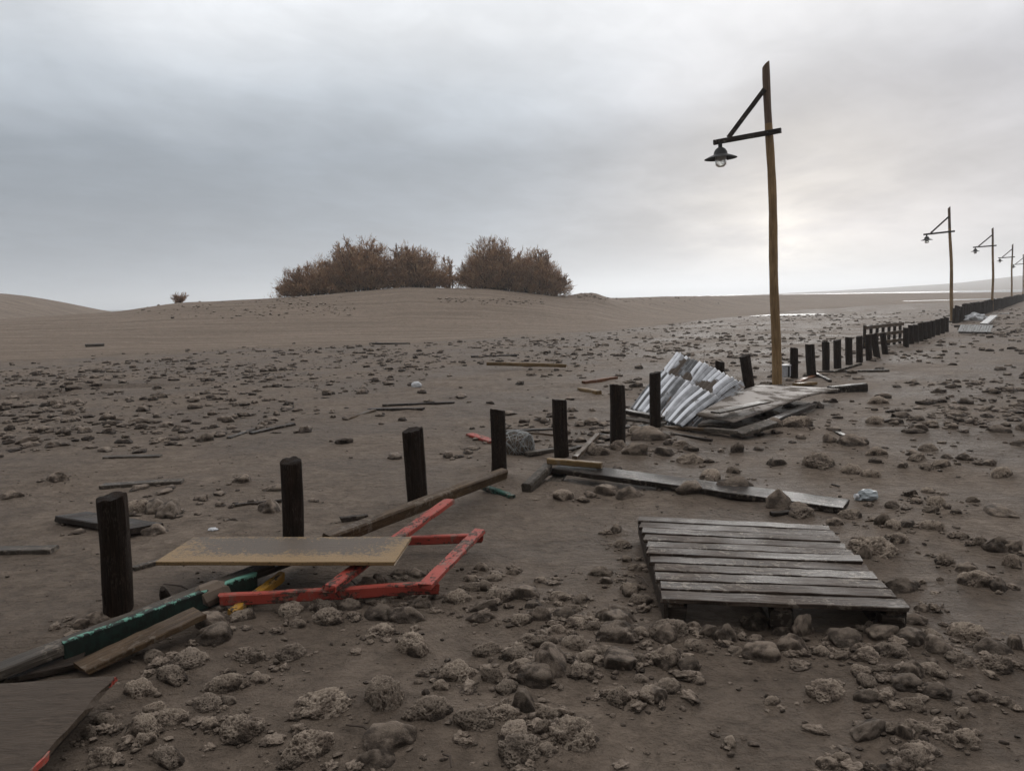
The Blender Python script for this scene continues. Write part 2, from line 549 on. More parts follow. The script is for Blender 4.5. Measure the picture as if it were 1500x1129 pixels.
def mat_leaf():
    m, t, b = new_mat('tamarisk_foliage')
    at = t.n('ShaderNodeAttribute', attribute_name='tint')
    col = t.ramp(at.outputs['Fac'], [(0.0, (0.11, 0.062, 0.037)), (0.35, (0.30, 0.176, 0.100)), (0.7, (0.48, 0.315, 0.185)), (1.0, (0.52, 0.40, 0.275))])
    t.l(col, b.inputs['Base Color'])
    b.inputs['Roughness'].default_value = 0.8
    b.inputs['Specular IOR Level'].default_value = 0.2
    return m


def mat_water():
    m, t, b = new_mat('water')
    gm = t.n('ShaderNodeNewGeometry')
    v = gm.outputs['Position']
    n = t.noise(t.mapping(v, scale=(0.5, 1.4, 1)), 1.4, 5, 0.6)
    foam = t.noise(t.mapping(v, scale=(0.03, 0.25, 1)), 1.2, 5, 0.65)
    t.l(t.mix(t.smooth(foam, 0.5, 0.6), (0.09, 0.09, 0.085), (0.5, 0.49, 0.48)), b.inputs['Base Color'])
    b.inputs['Roughness'].default_value = 0.45
    t.l(t.bump(n, 0.5, 0.12), b.inputs['Normal'])
    return m


M['tan'] = mat_tan_board()
M['sand'] = mat_sand()
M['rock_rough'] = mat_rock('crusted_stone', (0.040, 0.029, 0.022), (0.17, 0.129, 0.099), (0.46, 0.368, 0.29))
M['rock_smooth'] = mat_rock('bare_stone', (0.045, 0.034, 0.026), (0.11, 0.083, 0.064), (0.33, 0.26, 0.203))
M['clod'] = mat_rock('far_stone', (0.030, 0.022, 0.017), (0.085, 0.064, 0.050), (0.28, 0.22, 0.172))
M['zinc'] = mat_metal('zinc_sheet', (0.045, 0.044, 0.045), (0.50, 0.505, 0.53), (0.10, 0.072, 0.053), 0.64, 0.42)
M['zinc_dirty'] = mat_metal('dirty_zinc_sheet', (0.16, 0.16, 0.165), (0.24, 0.24, 0.245), (0.13, 0.085, 0.06), 0.46, 0.5)
M['panel'] = mat_metal('wet_grey_panel', (0.17, 0.142, 0.122), (0.24, 0.206, 0.182), (0.135, 0.106, 0.084), 0.50, 0.55)
for l_ in list(M['panel'].node_tree.nodes['Principled BSDF'].inputs['Metallic'].links):
    M['panel'].node_tree.links.remove(l_)
M['panel'].node_tree.nodes['Principled BSDF'].inputs['Metallic'].default_value = 0.0
M['panel'].node_tree.nodes['Principled BSDF'].inputs['Specular IOR Level'].default_value = 0.09
M['leaf'] = mat_leaf()
M['twig'] = plain('twig_bark', (0.075, 0.055, 0.042), 0.8)
M['water'] = mat_water()
M['iron'] = plain('lamp_iron', (0.022, 0.020, 0.020), 0.6, 0.0)
M['litter_white'] = plain('white_litter', (0.55, 0.55, 0.56), 0.5)
M['litter_blue'] = plain('blue_grey_litter', (0.33, 0.355, 0.365), 0.35)
M['net'] = plain('netting_wire', (0.34, 0.34, 0.33), 0.5, 0.4)
M['boxgrey'] = plain('grey_box_plastic', (0.42, 0.42, 0.44), 0.4)
M['dirt_side'] = plain('caked_sand', (0.14, 0.105, 0.079), 0.85)


def mat_glass():
    m, t, b = new_mat('lamp_glass')
    b.inputs['Base Color'].default_value = (0.80, 0.81, 0.81, 1)
    b.inputs['Roughness'].default_value = 0.3
    b.inputs['Transmission Weight'].default_value = 0.6
    b.inputs['IOR'].default_value = 1.3
    return m


M['glass'] = mat_glass()


def mat_sandpanel():
    """wooden panel under a film of wet sand"""
    m, t, b = new_mat('sand_covered_panel')
    v = objco(t)
    b.inputs['Specular IOR Level'].default_value = 0.05
    g = t.noise(t.mapping(v, scale=(2.5, 11, 4), rot=(0, 0, 0.05)), 2.6, 6, 0.62, 2.0)
    n = t.noise(v, 3, 5, 0.6)
    f = t.noise(v, 120, 3, 0.7)
    col = t.mix(t.smooth(g, 0.3, 0.7), (0.036, 0.026, 0.019), (0.082, 0.061, 0.046))
    col = t.mix(t.smooth(n, 0.4, 0.65, 0, 0.6), col, (0.06, 0.045, 0.034))
    col = t.mix(t.smooth(f, 0.6, 0.72, 0, 0.5), col, (0.15, 0.122, 0.098))
    t.l(col, b.inputs['Base Color'])
    b.inputs['Roughness'].default_value = 0.5
    n1 = t.bump(g, 0.5, 0.012)
    n1 = t.bump(f, 0.4, 0.003, n1)
    t.l(n1, b.inputs['Normal'])
    return m


M['sandpanel'] = mat_sandpanel()

# ------------------------------------------------------------------ object helpers


def link(name, me, mat=None, parent=None):
    o = bpy.data.objects.new(name, me)
    COL.objects.link(o)
    if mat is not None and not me.materials:
        me.materials.append(M[mat] if isinstance(mat, str) else mat)
    if parent is not None:
        o.parent = parent
    return o


def tag(o, label=None, cat=None, group=None, kind=None):
    if label:
        o['label'] = label
    if cat:
        o['category'] = cat
    if group:
        o['group'] = group
    if kind:
        o['kind'] = kind
    return o


def empty(name, loc=(0, 0, 0), rz=0.0):
    o = bpy.data.objects.new(name, None)
    COL.objects.link(o)
    o.location = loc
    o.rotation_euler = (0, 0, rz)
    o.empty_display_size = 0.1
    return o


def mesh(name, verts, faces, smooth=False):
    me = bpy.data.meshes.new(name)
    me.from_pydata([tuple(v) for v in verts], [], [tuple(f) for f in faces])
    me.update()
    if smooth:
        me.polygons.foreach_set('use_smooth', [True] * len(me.polygons))
    return me


def mesh_np(name, verts, tris, smooth=False, attr=None):
    """big triangle meshes straight from arrays"""
    me = bpy.data.meshes.new(name)
    nv, nt, k = len(verts), len(tris), tris.shape[1]
    me.vertices.add(nv)
    me.vertices.foreach_set('co', np.ascontiguousarray(verts, dtype=np.float32).ravel())
    me.loops.add(nt * k)
    me.loops.foreach_set('vertex_index', np.ascontiguousarray(tris, dtype=np.int32).ravel())
    me.polygons.add(nt)
    me.polygons.foreach_set('loop_start', np.arange(0, nt * k, k, dtype=np.int32))
    me.polygons.foreach_set('use_smooth', np.full(nt, smooth, dtype=bool))
    me.update(calc_edges=True)
    if attr:
        for an, vals in attr.items():
            a = me.attributes.new(an, 'FLOAT', 'POINT')
            a.data.foreach_set('value', np.ascontiguousarray(vals, dtype=np.float32))
    return me


def basis(p0, p1, roll=0.0):
    x = (p1 - p0).normalized()
    up = Vector((0, 0, 1)) if abs(x.z) < 0.95 else Vector((0, 1, 0))
    z = (up - x * up.dot(x)).normalized()
    y = z.cross(x)
    c, s = math.cos(roll), math.sin(roll)
    y2, z2 = y * c + z * s, z * c - y * s
    m = Matrix((x, y2, z2)).transposed().to_4x4()
    m.translation = (p0 + p1) / 2
    return m


def plank_mesh(L, Wd, T, seed=0, wob=0.003, seg=12, rag=0.010, bow=0.0, taper=1.0):
    """a sawn length of timber along X: softened arrises, slight bow, uneven cut ends"""
    r = random.Random(seed)
    c = min(Wd, T) * 0.14
    hw, ht = Wd / 2, T / 2
    prof = [(-hw + c, -ht), (hw - c, -ht), (hw, -ht + c), (hw, ht - c), (hw - c, ht), (-hw + c, ht), (-hw, ht - c), (-hw, -ht + c)]
    V, F = [], []
    for i in range(seg + 1):
        s = i / seg
        x = -L / 2 + L * s
        k = 1 + (taper - 1) * s
        oy, oz = r.uniform(-wob, wob), r.uniform(-wob, wob) * 0.6 + bow * (4 * s * (1 - s) - 0.5)
        for (y, z) in prof:
            xx = x + (r.uniform(-rag, rag) if i in (0, seg) else 0)
            V.append((xx, y * k + oy + r.uniform(-wob, wob) * 0.4, z + oz + r.uniform(-wob, wob) * 0.3))
    for i in range(seg):
        for j in range(8):
            a, b2 = i * 8 + j, i * 8 + (j + 1) % 8
            F.append((a, a + 8, b2 + 8, b2))
    F.append(tuple(range(8)))
    F.append(tuple(reversed(range(seg * 8, seg * 8 + 8))))
    F = [tuple(reversed(f)) for f in F]
    return mesh('timber', V, F)


_seed = [100]


def beam(name, A, B, Wd, T, mat, roll=0.0, parent=None, **kw):
    """timber from A to B (centres of its ends), T thick upwards"""
    _seed[0] += 1
    me = plank_mesh((B - A).length, Wd, T, _seed[0], **kw)
    o = link(name, me, mat, parent)
    o.matrix_world = basis(A, B, math.radians(roll))
    return o


def plank(name, label, cat, a, b, Wd, T, mat, roll=0.0, za=None, zb=None, group=None, **kw):
    """a loose timber lying on the ground: a, b = where the middle of its ends shows; z = height of its top"""
    def end(q, z):
        if z is None:
            g = PT(*q)
            z = g.z + T * 0.8
        return P(q[0], q[1], z) - Vector((0, 0, T / 2))
    o = beam(name, end(a, za), end(b, zb), Wd, T, mat, roll, **kw)
    tag(o, label, cat, group)
    return o


def tube(pts, rads, n=8, cap=True):
    """vertices and faces of a tube through points"""
    V, F = [], []
    for i, p in enumerate(pts):
        p = Vector(p)
        d = (Vector(pts[min(i + 1, len(pts) - 1)]) - Vector(pts[max(i - 1, 0)])).normalized()
        ref = Vector((1, 0, 0)) if abs(d.x) < 0.9 else Vector((0, 1, 0))
        u = d.cross(ref).normalized()
        v = d.cross(u)
        for k in range(n):
            a = 2 * math.pi * k / n
            V.append(p + (u * math.cos(a) + v * math.sin(a)) * rads[i])
    for i in range(len(pts) - 1):
        for k in range(n):
            a, b = i * n + k, i * n + (k + 1) % n
            F.append((a, b, b + n, a + n))
    if cap:
        F.append(tuple(reversed(range(n))))
        F.append(tuple(range((len(pts) - 1) * n, len(pts) * n)))
    return V, F


def lathe(prof, n=24):
    V, F = [], []
    for (r, z) in prof:
        for k in range(n):
            a = 2 * math.pi * k / n
            V.append((r * math.cos(a), r * math.sin(a), z))
    for i in range(len(prof) - 1):
        for k in range(n):
            a, b = i * n + k, i * n + (k + 1) % n
            F.append((a, b, b + n, a + n))
    return V, F

# ------------------------------------------------------------------ where the larger stones lie (place, width, height as seen; kind)
# kinds: r crusted and knobbly, s bare and rounded, a bare and angular
ROCKS = []


def addrocks(ox, oy, sc, region, text):
    for ln in text.split(';'):
        q = ln.split()
        if len(q) < 5:
            continue
        x, y, wd, ht = (float(v) for v in q[:4])
        ROCKS.append(dict(px=ox + x / sc, py=oy + y / sc, w=wd / sc, h=ht / sc, k=q[4], region=region, label=' '.join(q[5:]) or None))


addrocks(400, 830, 2.5, 'fore', '''
165 190 100 60 r; 270 180 90 60 s; 50 200 110 30 r long low crusted stone below the front rail of the red frame; 190 225 130 50 r; 85 230 60 25 r; 395 265 105 60 r crusted stone alone on sand below the red frame, dark hollow in it;
395 205 110 65 s; 480 215 130 70 s; 375 155 110 40 r; 335 115 75 80 s tall rounded dark stone leaning on the front red rail; 390 110 60 70 s narrow upright dark stone beside the tall one at the red rail;
550 165 70 45 s; 590 135 60 45 s; 470 135 100 45 r; 460 35 60 30 s dark stone lying inside the red frame, left of the pair; 520 35 60 30 s dark stone lying inside the red frame, right of the pair; 500 330 140 55 r crusted pale stone spread like a saddle left of frame centre, alone;
50 355 110 60 r; 760 215 90 40 s; 770 185 90 55 s; 670 150 100 50 r; 735 105 70 40 r; 780 105 60 50 r; 830 150 110 70 r; 810 60 60 30 r; 720 60 50 30 r; 760 20 60 30 r;
940 140 105 60 s; 950 165 60 30 s; 880 35 50 30 r; 975 68 50 28 r; 1045 140 70 40 r; 1125 150 70 45 r; 910 235 80 55 r; 980 225 80 70 s; 1075 215 80 60 s; 1110 180 60 30 r;
1212 225 65 60 s; 1280 205 80 40 s; 1280 248 110 50 s; 1110 260 80 50 r; 1040 285 70 50 r; 1180 270 70 45 r; 1260 315 150 75 s broad smooth dark stone shaped like a loaf left of the pallet front; 1360 295 70 50 r;
790 350 100 65 r; 940 310 70 40 r; 1000 330 90 50 r; 1120 350 110 75 r; 890 390 110 55 r; 900 430 100 70 r; 1030 450 140 135 a large smooth pyramid-shaped stone in the middle of the foreground; 970 470 150 65 s bluish grey oval stone at the foot of the pyramid-shaped stone;
1130 440 80 60 r; 1150 390 80 45 r; 1260 405 120 75 a flat-faced triangular stone right of the pyramid-shaped stone; 1340 390 80 45 r; 1215 370 70 50 r; 1450 310 100 85 s; 1455 390 100 80 r; 640 410 80 35 r; 665 445 150 50 r; 620 475 70 60 r;
800 450 80 70 r; 860 490 90 60 r; 925 570 100 105 a smooth dark stone standing on edge behind the lowest stone pair; 860 600 110 75 r; 165 580 220 150 r wide jagged crusted stone cluster-like block at lower left centre;
400 555 160 150 r pyramid-like crusted stone with bare lower face, lower left centre; 570 605 180 120 r domed pitted crusted stone at bottom centre, left of its smaller double; 740 630 150 105 r smaller domed pitted stone right of the large domed one;
880 680 140 80 r; 1010 600 100 60 r; 1120 700 190 165 r big round knobbly boulder at bottom centre, tallest of the foreground stones; 990 640 60 60 r; 910 748 180 100 r crusted oval stone cut by the bottom edge below the knobbly boulder; 1000 720 80 60 r;
1280 525 75 70 r; 1390 525 100 60 r; 1450 495 80 50 r; 1350 450 60 30 r; 110 730 190 150 r tall crusted stone heap at the bottom edge, left of centre; 60 748 100 70 r; 420 690 180 70 s dark flat ragged stone near the bottom edge; 370 748 130 60 s;
1215 50 90 50 r; 1230 75 50 25 s; 1310 110 70 40 r; 1350 160 80 40 r''')
addrocks(900, 720, 2.5, 'pallet', '''
990 255 190 90 r big pale crusted stone just right of the pallet's far corner; 1060 215 80 50 r; 930 265 60 60 s; 1080 380 130 50 s long flat stone touching the pallet's right edge; 1190 160 80 30 r; 1420 235 90 70 s dark round boulder near the right edge, level with the pallet;
1350 215 60 40 r; 1470 235 60 50 s; 1310 320 90 55 s; 1230 290 90 45 r; 1350 375 150 55 r; 1425 375 80 60 s; 1470 290 60 60 r; 1290 190 60 25 r;
530 510 100 85 s round pale stone resting against the pallet's front opening; 700 545 75 115 s tall pointed stone standing before the pallet's middle block; 620 530 80 40 s; 660 610 120 95 s rounded brown boulder in front of the pointed stone by the pallet;
560 635 165 65 s long smooth flat stone lowest in the heap before the pallet; 525 570 70 45 s; 455 610 70 35 r; 870 580 140 90 s slanting long stone propped against the pallet's front right; 800 570 50 40 s; 850 630 65 45 r; 950 645 110 40 r;
1000 570 120 60 s; 940 520 40 40 r; 1030 640 140 70 r; 1095 590 120 40 s; 1210 630 110 85 s; 1140 450 60 40 s; 1120 500 90 50 s; 1190 580 90 60 r; 1290 670 110 70 r; 1350 575 150 60 r; 1420 630 150 60 s; 1480 600 60 60 s;
1430 690 140 60 r; 770 615 80 45 r; 1105 725 90 80 s; 1200 725 130 60 r; 1090 755 120 45 s; 945 740 100 50 r; 945 790 100 60 s; 920 700 90 40 r; 1000 700 70 50 r; 800 780 155 65 r oval reddish crusted stone alone on clear sand below the pallet;
590 785 70 45 r tiny pale crusted stone alone on the smooth sand below the pallet; 1205 780 100 50 s; 1350 790 90 60 r; 1120 825 90 70 r; 1290 840 60 45 r; 1450 800 80 40 r; 955 925 140 65 s; 1030 895 80 45 r; 1085 925 60 65 s; 1120 895 90 60 r;
1240 930 60 45 r; 1310 935 110 75 r; 1210 890 60 30 r; 430 930 60 40 r; 40 590 100 70 s; 30 680 80 65 s; 220 580 160 70 r; 205 665 110 90 s; 280 680 80 65 s; 310 720 70 45 r; 410 575 90 85 s; 345 560 60 60 s; 310 610 90 35 r;
140 800 110 70 s; 20 805 90 70 r; 210 765 110 40 r; 290 530 60 45 r; 65 400 80 60 r; 105 435 70 40 s; 80 300 60 40 r; 1120 1000 110 60 r; 1110 1022 120 40 r; 850 1000 90 40 r; 790 1020 100 30 r; 30 200 60 30 r; 50 260 50 30 r; 10 150 50 40 s''')
addrocks(0, 680, 2.515, 'left', '''
340 600 90 60 s dark stone at the foot of the leftmost post; 280 610 60 50 s; 185 70 90 40 s dark stone lying behind the leftmost post, far left; 885 80 70 30 s; 545 155 50 25 s; 665 790 150 100 r pale edged stone below the flat brown plank; 790 575 75 45 s;
770 635 130 75 s; 880 600 90 60 r; 770 685 150 45 s smooth log-like stone below the yellow batten end; 550 750 90 40 r; 900 745 120 60 r; 480 880 130 45 r; 620 840 140 45 r; 800 870 140 80 r; 940 820 70 50 r; 740 940 120 60 r; 825 915 60 40 r;
870 1030 170 120 r broad pitted stone left of centre near the bottom edge; 760 1000 80 60 r; 480 1050 150 130 r round crusted boulder beside the corner panel; 610 990 110 60 r; 520 1060 70 60 r; 320 1020 60 70 r; 370 970 80 60 r; 350 1129 110 90 r; 600 1129 150 60 r; 560 940 80 50 r; 20 135 70 35 s''')
addrocks(680, 490, 2.5, 'mid', '''
620 610 110 55 s; 540 595 100 45 s; 370 615 90 35 r; 465 605 50 30 s; 835 605 125 65 a pale flat stone lying before the long dark board; 1010 600 130 75 s; 1170 650 110 80 s; 745 445 70 40 s; 840 470 110 40 r; 1005 430 55 45 s small round dark stone alone on sand, below the grey panels;
690 395 130 55 s half buried boulder at the foot of the post before the zinc sheet; 490 445 90 40 r; 630 450 90 55 s; 570 430 70 40 r; 470 510 90 30 r; 510 530 80 30 r; 910 545 100 50 r; 905 575 60 40 s; 800 410 60 25 r; 1320 500 130 55 r; 1240 350 110 40 r; 1350 405 60 40 s; 1440 415 100 45 s; 990 510 60 25 r''')
addrocks(1100, 540, 3.75, 'right', '''
410 565 190 75 r large pale crusted stone on the open sand right of the long dark board; 600 435 120 60 s; 720 480 130 40 r; 840 545 60 35 s; 700 520 80 35 s; 975 555 80 35 r; 940 510 100 40 r; 1090 495 70 35 s; 1180 500 70 45 s; 1320 520 80 40 s dark stone on open sand near the right edge;
1070 545 100 30 r; 690 600 110 35 r; 1000 460 110 30 r; 1120 340 80 35 s; 1390 360 110 35 s; 1420 600 140 50 r; 1170 235 70 30 s; 1295 235 50 25 s; 1000 185 50 30 s; 730 195 120 40 r; 700 315 100 50 r; 800 320 60 30 s; 930 300 60 30 s; 1010 325 70 30 r; 1000 280 50 25 s;
905 715 70 50 a; 990 690 80 35 r; 1030 745 90 25 r; 930 745 60 20 r; 800 775 100 30 r; 1240 745 80 30 r; 480 880 110 60 r; 560 830 120 40 r; 740 885 110 90 a; 870 900 90 55 s; 800 905 100 45 r; 310 830 140 40 r; 1040 905 90 35 r; 1140 810 70 40 s; 1010 800 90 30 r''')

rock_objs = []
for i, r in enumerate(ROCKS):
    r['p'] = P(r['px'], r['py'], 0.0)
    dep = r['p'].y
    r['W'] = r['w'] / FPX * dep * (1.36 if r['region'] in ('fore', 'left') else 1.24)
    ang = math.atan2(CAM_H, dep)
    Hh = (r['h'] / FPX * dep) * 1.05
    r['H'] = min(0.85 * r['W'], max(0.30 * r['W'], (Hh - 0.62 * r['W'] * math.sin(ang)) / math.cos(ang)))
    r['c'] = Vector((r['p'].x, r['p'].y + r['W'] * 0.38, 0))

# smaller stones further off, scattered over the storm-swept flat as far as they can be told apart
FAR = []
srnd = random.Random(41)
tries = 0
while len(FAR) < 7000 and tries < 160000:
    tries += 1
    yy = 5.5 + 58 * srnd.random() ** 1.25
    xx = srnd.uniform(-0.80, 0.80) * yy
    a = xx / yy
    lim = float(np.interp(a, pa([-200, 0, 400, 700, 900, 1130, 1300, 1700]), [24, 25, 30, 31, 36, 60, 62, 62]))
    if yy > lim + srnd.gauss(0, 1.5):
        continue
    cl_ = 0.5 + 0.5 * float(vnoise(xx, yy, 1.7, 21)) * 0.8 + 0.3 * float(vnoise(xx, yy, 5.0, 23))
    if yy < 9 and srnd.random() > 0.35:
        continue
    if srnd.random() > max(0.06, (cl_ - 0.30) * 2.1):
        continue
    # open swept sand right of the fence, more stones left of it
    if -2.0 < xx < 7 and yy < 8 and srnd.random() > 0.25:
        continue
    s = 0.04 + 0.20 * srnd.random() ** 3.4
    FAR.append((xx, yy, s))
FAR.sort(key=lambda q: -(q[2] / q[1]))
NSINGLE = max(0, 298 - len(ROCKS))
far_single, far_rest = FAR[:NSINGLE], FAR[NSINGLE:]

# ------------------------------------------------------------------ ground


def axis_coords(lo, hi, step, grow, amin, amax):
    mid = list(np.arange(lo, hi + 1e-6, step))
    a, s = mid[-1], step
    out_hi = []
    while a < amax:
        s *= grow
        a += s
        out_hi.append(a)
    a, s = mid[0], step
    out_lo = []
    while a > amin:
        s *= grow
        a -= s
        out_lo.append(a)
    return np.array(out_lo[::-1] + mid + out_hi)


gx = axis_coords(-4.6, 4.6, 0.032, 1.042, -2500, 2500)
gy = axis_coords(2.3, 9.0, 0.032, 1.042, -400, 2500)
X, Y = np.meshgrid(gx, gy)
Z = terrain(X, Y)


def add_bump(cx, cy, rad, amp):
    ix0, ix1 = np.searchsorted(gx, cx - 3 * rad), np.searchsorted(gx, cx + 3 * rad)
    iy0, iy1 = np.searchsorted(gy, cy - 3 * rad), np.searchsorted(gy, cy + 3 * rad)
    if ix1 > ix0 and iy1 > iy0:
        xs, ys = X[iy0:iy1, ix0:ix1], Y[iy0:iy1, ix0:ix1]
        Z[iy0:iy1, ix0:ix1] += amp * np.exp(-((xs - cx) ** 2 + ((ys - cy)) ** 2) / rad ** 2)


brnd = random.Random(3)
for r in ROCKS:       # sand heaped against each stone, scoured a little on the side towards the camera
    add_bump(r['c'].x + 0.1 * r['W'], r['c'].y + 0.15 * r['W'], r['W'] * 0.75, r['H'] * brnd.uniform(0.12, 0.28))
    add_bump(r['c'].x - 0.1 * r['W'], r['c'].y - 0.75 * r['W'], r['W'] * 0.4, -r['H'] * 0.05)
for (qx, qy) in ((174, 902), (430, 808), (612, 744), (732, 706), (823, 668), (905, 654), (960, 631)):       # sand banked against the nearer posts
    q = P(qx, qy)
    add_bump(q.x + 0.03, q.y + 0.05, 0.16, 0.035)
    add_bump(q.x - 0.12, q.y - 0.10, 0.12, -0.02)
# a scour under the pallet's front and by the posts, a low heap where the timbers lie
add_bump(1.3, 3.75, 0.35, -0.035)
add_bump(-1.55, 4.3, 0.4, 0.02)
ny, nx = X.shape
V = np.stack([X.ravel(), Y.ravel(), Z.ravel()], 1)
ii = np.arange(ny * nx).reshape(ny, nx)
Q = np.stack([ii[:-1, :-1].ravel(), ii[:-1, 1:].ravel(), ii[1:, 1:].ravel(), ii[1:, :-1].ravel()], 1)
a_ = X / np.maximum(Y, 1)
lim_ = np.interp(a_, pa([-200, 0, 200, 400, 600, 900, 1000, 1130, 1300, 1700]), [22, 24, 27, 29, 30, 38, 46, 66, 90, 120])
dry = np.clip(sstep((Y - lim_ + 3) / 9) * 0.9 + 0.25 * np.clip(fbm(X, Y, 5, 31), 0, 1), 0, 1)
dry = np.where(Y > 0, dry, 0.2)
ground = link('ground', mesh_np('ground', V, Q, True, {'dry': dry.ravel()}), 'sand')
tag(ground, kind='structure')


GXL, GYL = gx.tolist(), gy.tolist()


def ground_z(x, y):
    """height of the built ground, with its drifts"""
    j = min(max(bisect.bisect_left(GXL, x) - 1, 0), nx - 2)
    i = min(max(bisect.bisect_left(GYL, y) - 1, 0), ny - 2)
    fx = (x - gx[j]) / (gx[j + 1] - gx[j])
    fy = (y - gy[i]) / (gy[i + 1] - gy[i])
    return float((Z[i, j] * (1 - fx) + Z[i, j + 1] * fx) * (1 - fy) + (Z[i + 1, j] * (1 - fx) + Z[i + 1, j + 1] * fx) * fy)


wv = np.array([(-4000, 10, WATER_Z), (4000, 10, WATER_Z), (4000, 6000, WATER_Z), (-4000, 6000, WATER_Z)])
water = link('water', mesh_np('water', wv, np.array([(0, 1, 2, 3)])), 'water')
tag(water, kind='structure')

# the damp air: one even box round everything
hb = bmesh.new()
bmesh.ops.create_cube(hb, size=1)
hm = bpy.data.meshes.new('haze')
hb.to_mesh(hm)
hb.free()
haze = link('haze', hm)
haze.scale = (9000, 7400, 62)
haze.location = (0, 2600, 28.5)
mh = bpy.data.materials.new('haze_air')
mh.use_nodes = True
th = NT(mh.node_tree)
pv = th.n('ShaderNodeVolumePrincipled')
pv.inputs['Color'].default_value = (0.93, 0.95, 0.97, 1)
pv.inputs['Density'].default_value = 0.00065
pv.inputs['Anisotropy'].default_value = 0.55
om = th.n('ShaderNodeOutputMaterial')
th.l(pv.outputs[0], om.inputs['Volume'])
hm.materials.append(mh)
tag(haze, kind='stuff')

# ------------------------------------------------------------------ posts
VP_DIR = (P(1137, 562) - P(175, 902)).normalized()
DIRF = Vector((VP_DIR.x, VP_DIR.y, 0)).normalized()          # along the row of posts
ARM = Vector((-DIRF.y, DIRF.x, 0))                           # across it, towards the dune


def post_mesh(seed, hgt=1.0, n=22):
    r = random.Random(seed)
    V, F = [], []
    lv = [-0.35, 0.0, 0.12, 0.26, 0.4, 0.54, 0.68, 0.82, 0.94, 0.992, 1.0]
    off = [r.uniform(0, 6.28) for _ in range(6)]
    cracks = [(r.randrange(n), r.uniform(0.05, 0.12), r.uniform(0.1, 0.7)) for _ in range(4)]
    bx, by = r.uniform(-0.10, 0.10), r.uniform(-0.10, 0.10)
    for li, z in enumerate(lv):
        for k in range(n):
            a = 2 * math.pi * k / n
            rad = 0.5 * (1 + 0.05 * math.sin(2 * a + off[0]) + 0.035 * math.sin(3 * a + off[1] + 2.2 * z) + 0.03 * math.sin(5 * a + off[2]) + r.uniform(-0.016, 0.016))
            for (ck, dp, z0) in cracks:
                if k == ck and z > z0:
                    rad -= dp * 0.5
            if z >= 1.0:
                rad *= 0.97
            cxx = bx * math.sin(z * 2.5) * 0.6
            cyy = by * math.sin(z * 2.5) * 0.6
            zz_ = z + (0.02 * math.sin(a + off[3]) + r.uniform(-0.012, 0.012) if z > 0.95 else 0)
            V.append((cxx + rad * math.cos(a), cyy + rad * math.sin(a), zz_ * hgt))
    for i in range(len(lv) - 1):
        for k in range(n):
            a, b = i * n + k, i * n + (k + 1) % n
            F.append((a, b, b + n, a + n))
    c = len(V)
    V.append((0, 0, 0.99 * hgt))
    t0 = (len(lv) - 1) * n
    for k in range(n):
        F.append((t0 + k, t0 + (k + 1) % n, c))
    me = mesh('post', V, F, True)
    me.materials.append(M['post'])
    me.set_sharp_from_angle(angle=math.radians(30))
    return me


PM = [post_mesh(s) for s in range(7)]


def post(px, py, wpx, top, label, group, lean=(0, 0), k=0, ybase=None):
    g = P(px, py, 0.0)
    dep = g.y
    o = link('wooden_post', PM[k % len(PM)])
    o.location = (g.x, g.y, ground_z(g.x, g.y) - 0.01)
    wd = wpx / FPX * dep
    ht = (py - top) / FPX * dep * 1.0
    o.scale = (wd, wd, ht)
    o.rotation_euler = (math.radians(lean[1]), math.radians(lean[0]), random.Random(k * 7 + 1).uniform(0, 6.28))
    if lean != (0, 0):
        e = Matrix.Rotation(math.radians(lean[0]), 4, 'Y') @ Matrix.Rotation(math.radians(lean[1]), 4, 'X')
        o.rotation_euler = (e @ Matrix.Rotation(random.Random(k * 7 + 1).uniform(0, 6.28), 4, 'Z')).to_euler()
    return tag(o, label, 'post', group)


near_group = 'posts of the row nearer than the first lamp post'
NEARP = [
    (174, 902, 45, 726, 0.4, 'thickest dark post, leftmost in the row, behind the green plank'),
    (430, 808, 33, 672, 1.3, 'dark wooden post rising behind the tan board'),
    (612, 744, 30, 629, -1.6, 'dark post behind the sloping brown timber, third from the left'),
    (732, 706, 22, 604, -0.6, 'slim dark post that the sloping brown timber leans on'),
    (823, 668, 21, 582, -0.6, 'dark post just behind the pale-topped beam end'),
    (905, 654, 23, 565, -1.0, 'reddish dark post left of the corrugated zinc sheet'),
    (960, 631, 17, 550, 0.0, 'narrow dark post standing in front of the corrugated zinc sheet'),
    (1056, 590, 14, 528, -1.0, 'dark post mostly hidden behind the corrugated zinc sheet'),
    (1099, 577, 16, 519, -9.0, 'leaning dark post between the zinc sheet and the nearest lamp post'),
]
for i, (px, py, wp, tp, ln, lb) in enumerate(NEARP):
    post(px, py, wp, tp, lb, near_group, (ln, 0), i)
midg = 'posts of the row between the first and second lamp posts'
ORD = ['first', 'second', 'third', 'fourth', 'fifth', 'sixth', 'seventh', 'eighth', 'ninth', 'tenth', 'eleventh', 'twelfth', 'thirteenth', 'fourteenth', 'fifteenth', 'sixteenth', 'seventeenth', 'eighteenth', 'nineteenth', 'twentieth', 'twenty-first']
MIDP = [(1163, 555, 11, 510, -0.5), (1189, 551, 13, 503, -3.5), (1210, 544, 11, 500, -2.5), (1227, 539, 11, 497, -1.5), (1244, 535, 10.5, 494, -1.5), (1259, 530, 9.5, 491, -2),
        (1273, 527, 9, 489, -3), (1285, 524, 9, 487, -9), (1297, 518, 8.5, 486, -8),
        (1327, 508, 8, 479, -2), (1335, 504, 8, 476, -3), (1342, 502, 8, 475, -3), (1349, 500, 7.5, 473, -3), (1355, 498, 7, 472, -5), (1361, 496, 7, 471, -4), (1366, 494, 7, 470, -2),
        (1373, 491.5, 7.5, 468, 0), (1380, 489, 7.5, 466.5, 0), (1386, 486.5, 7, 465, 0)]
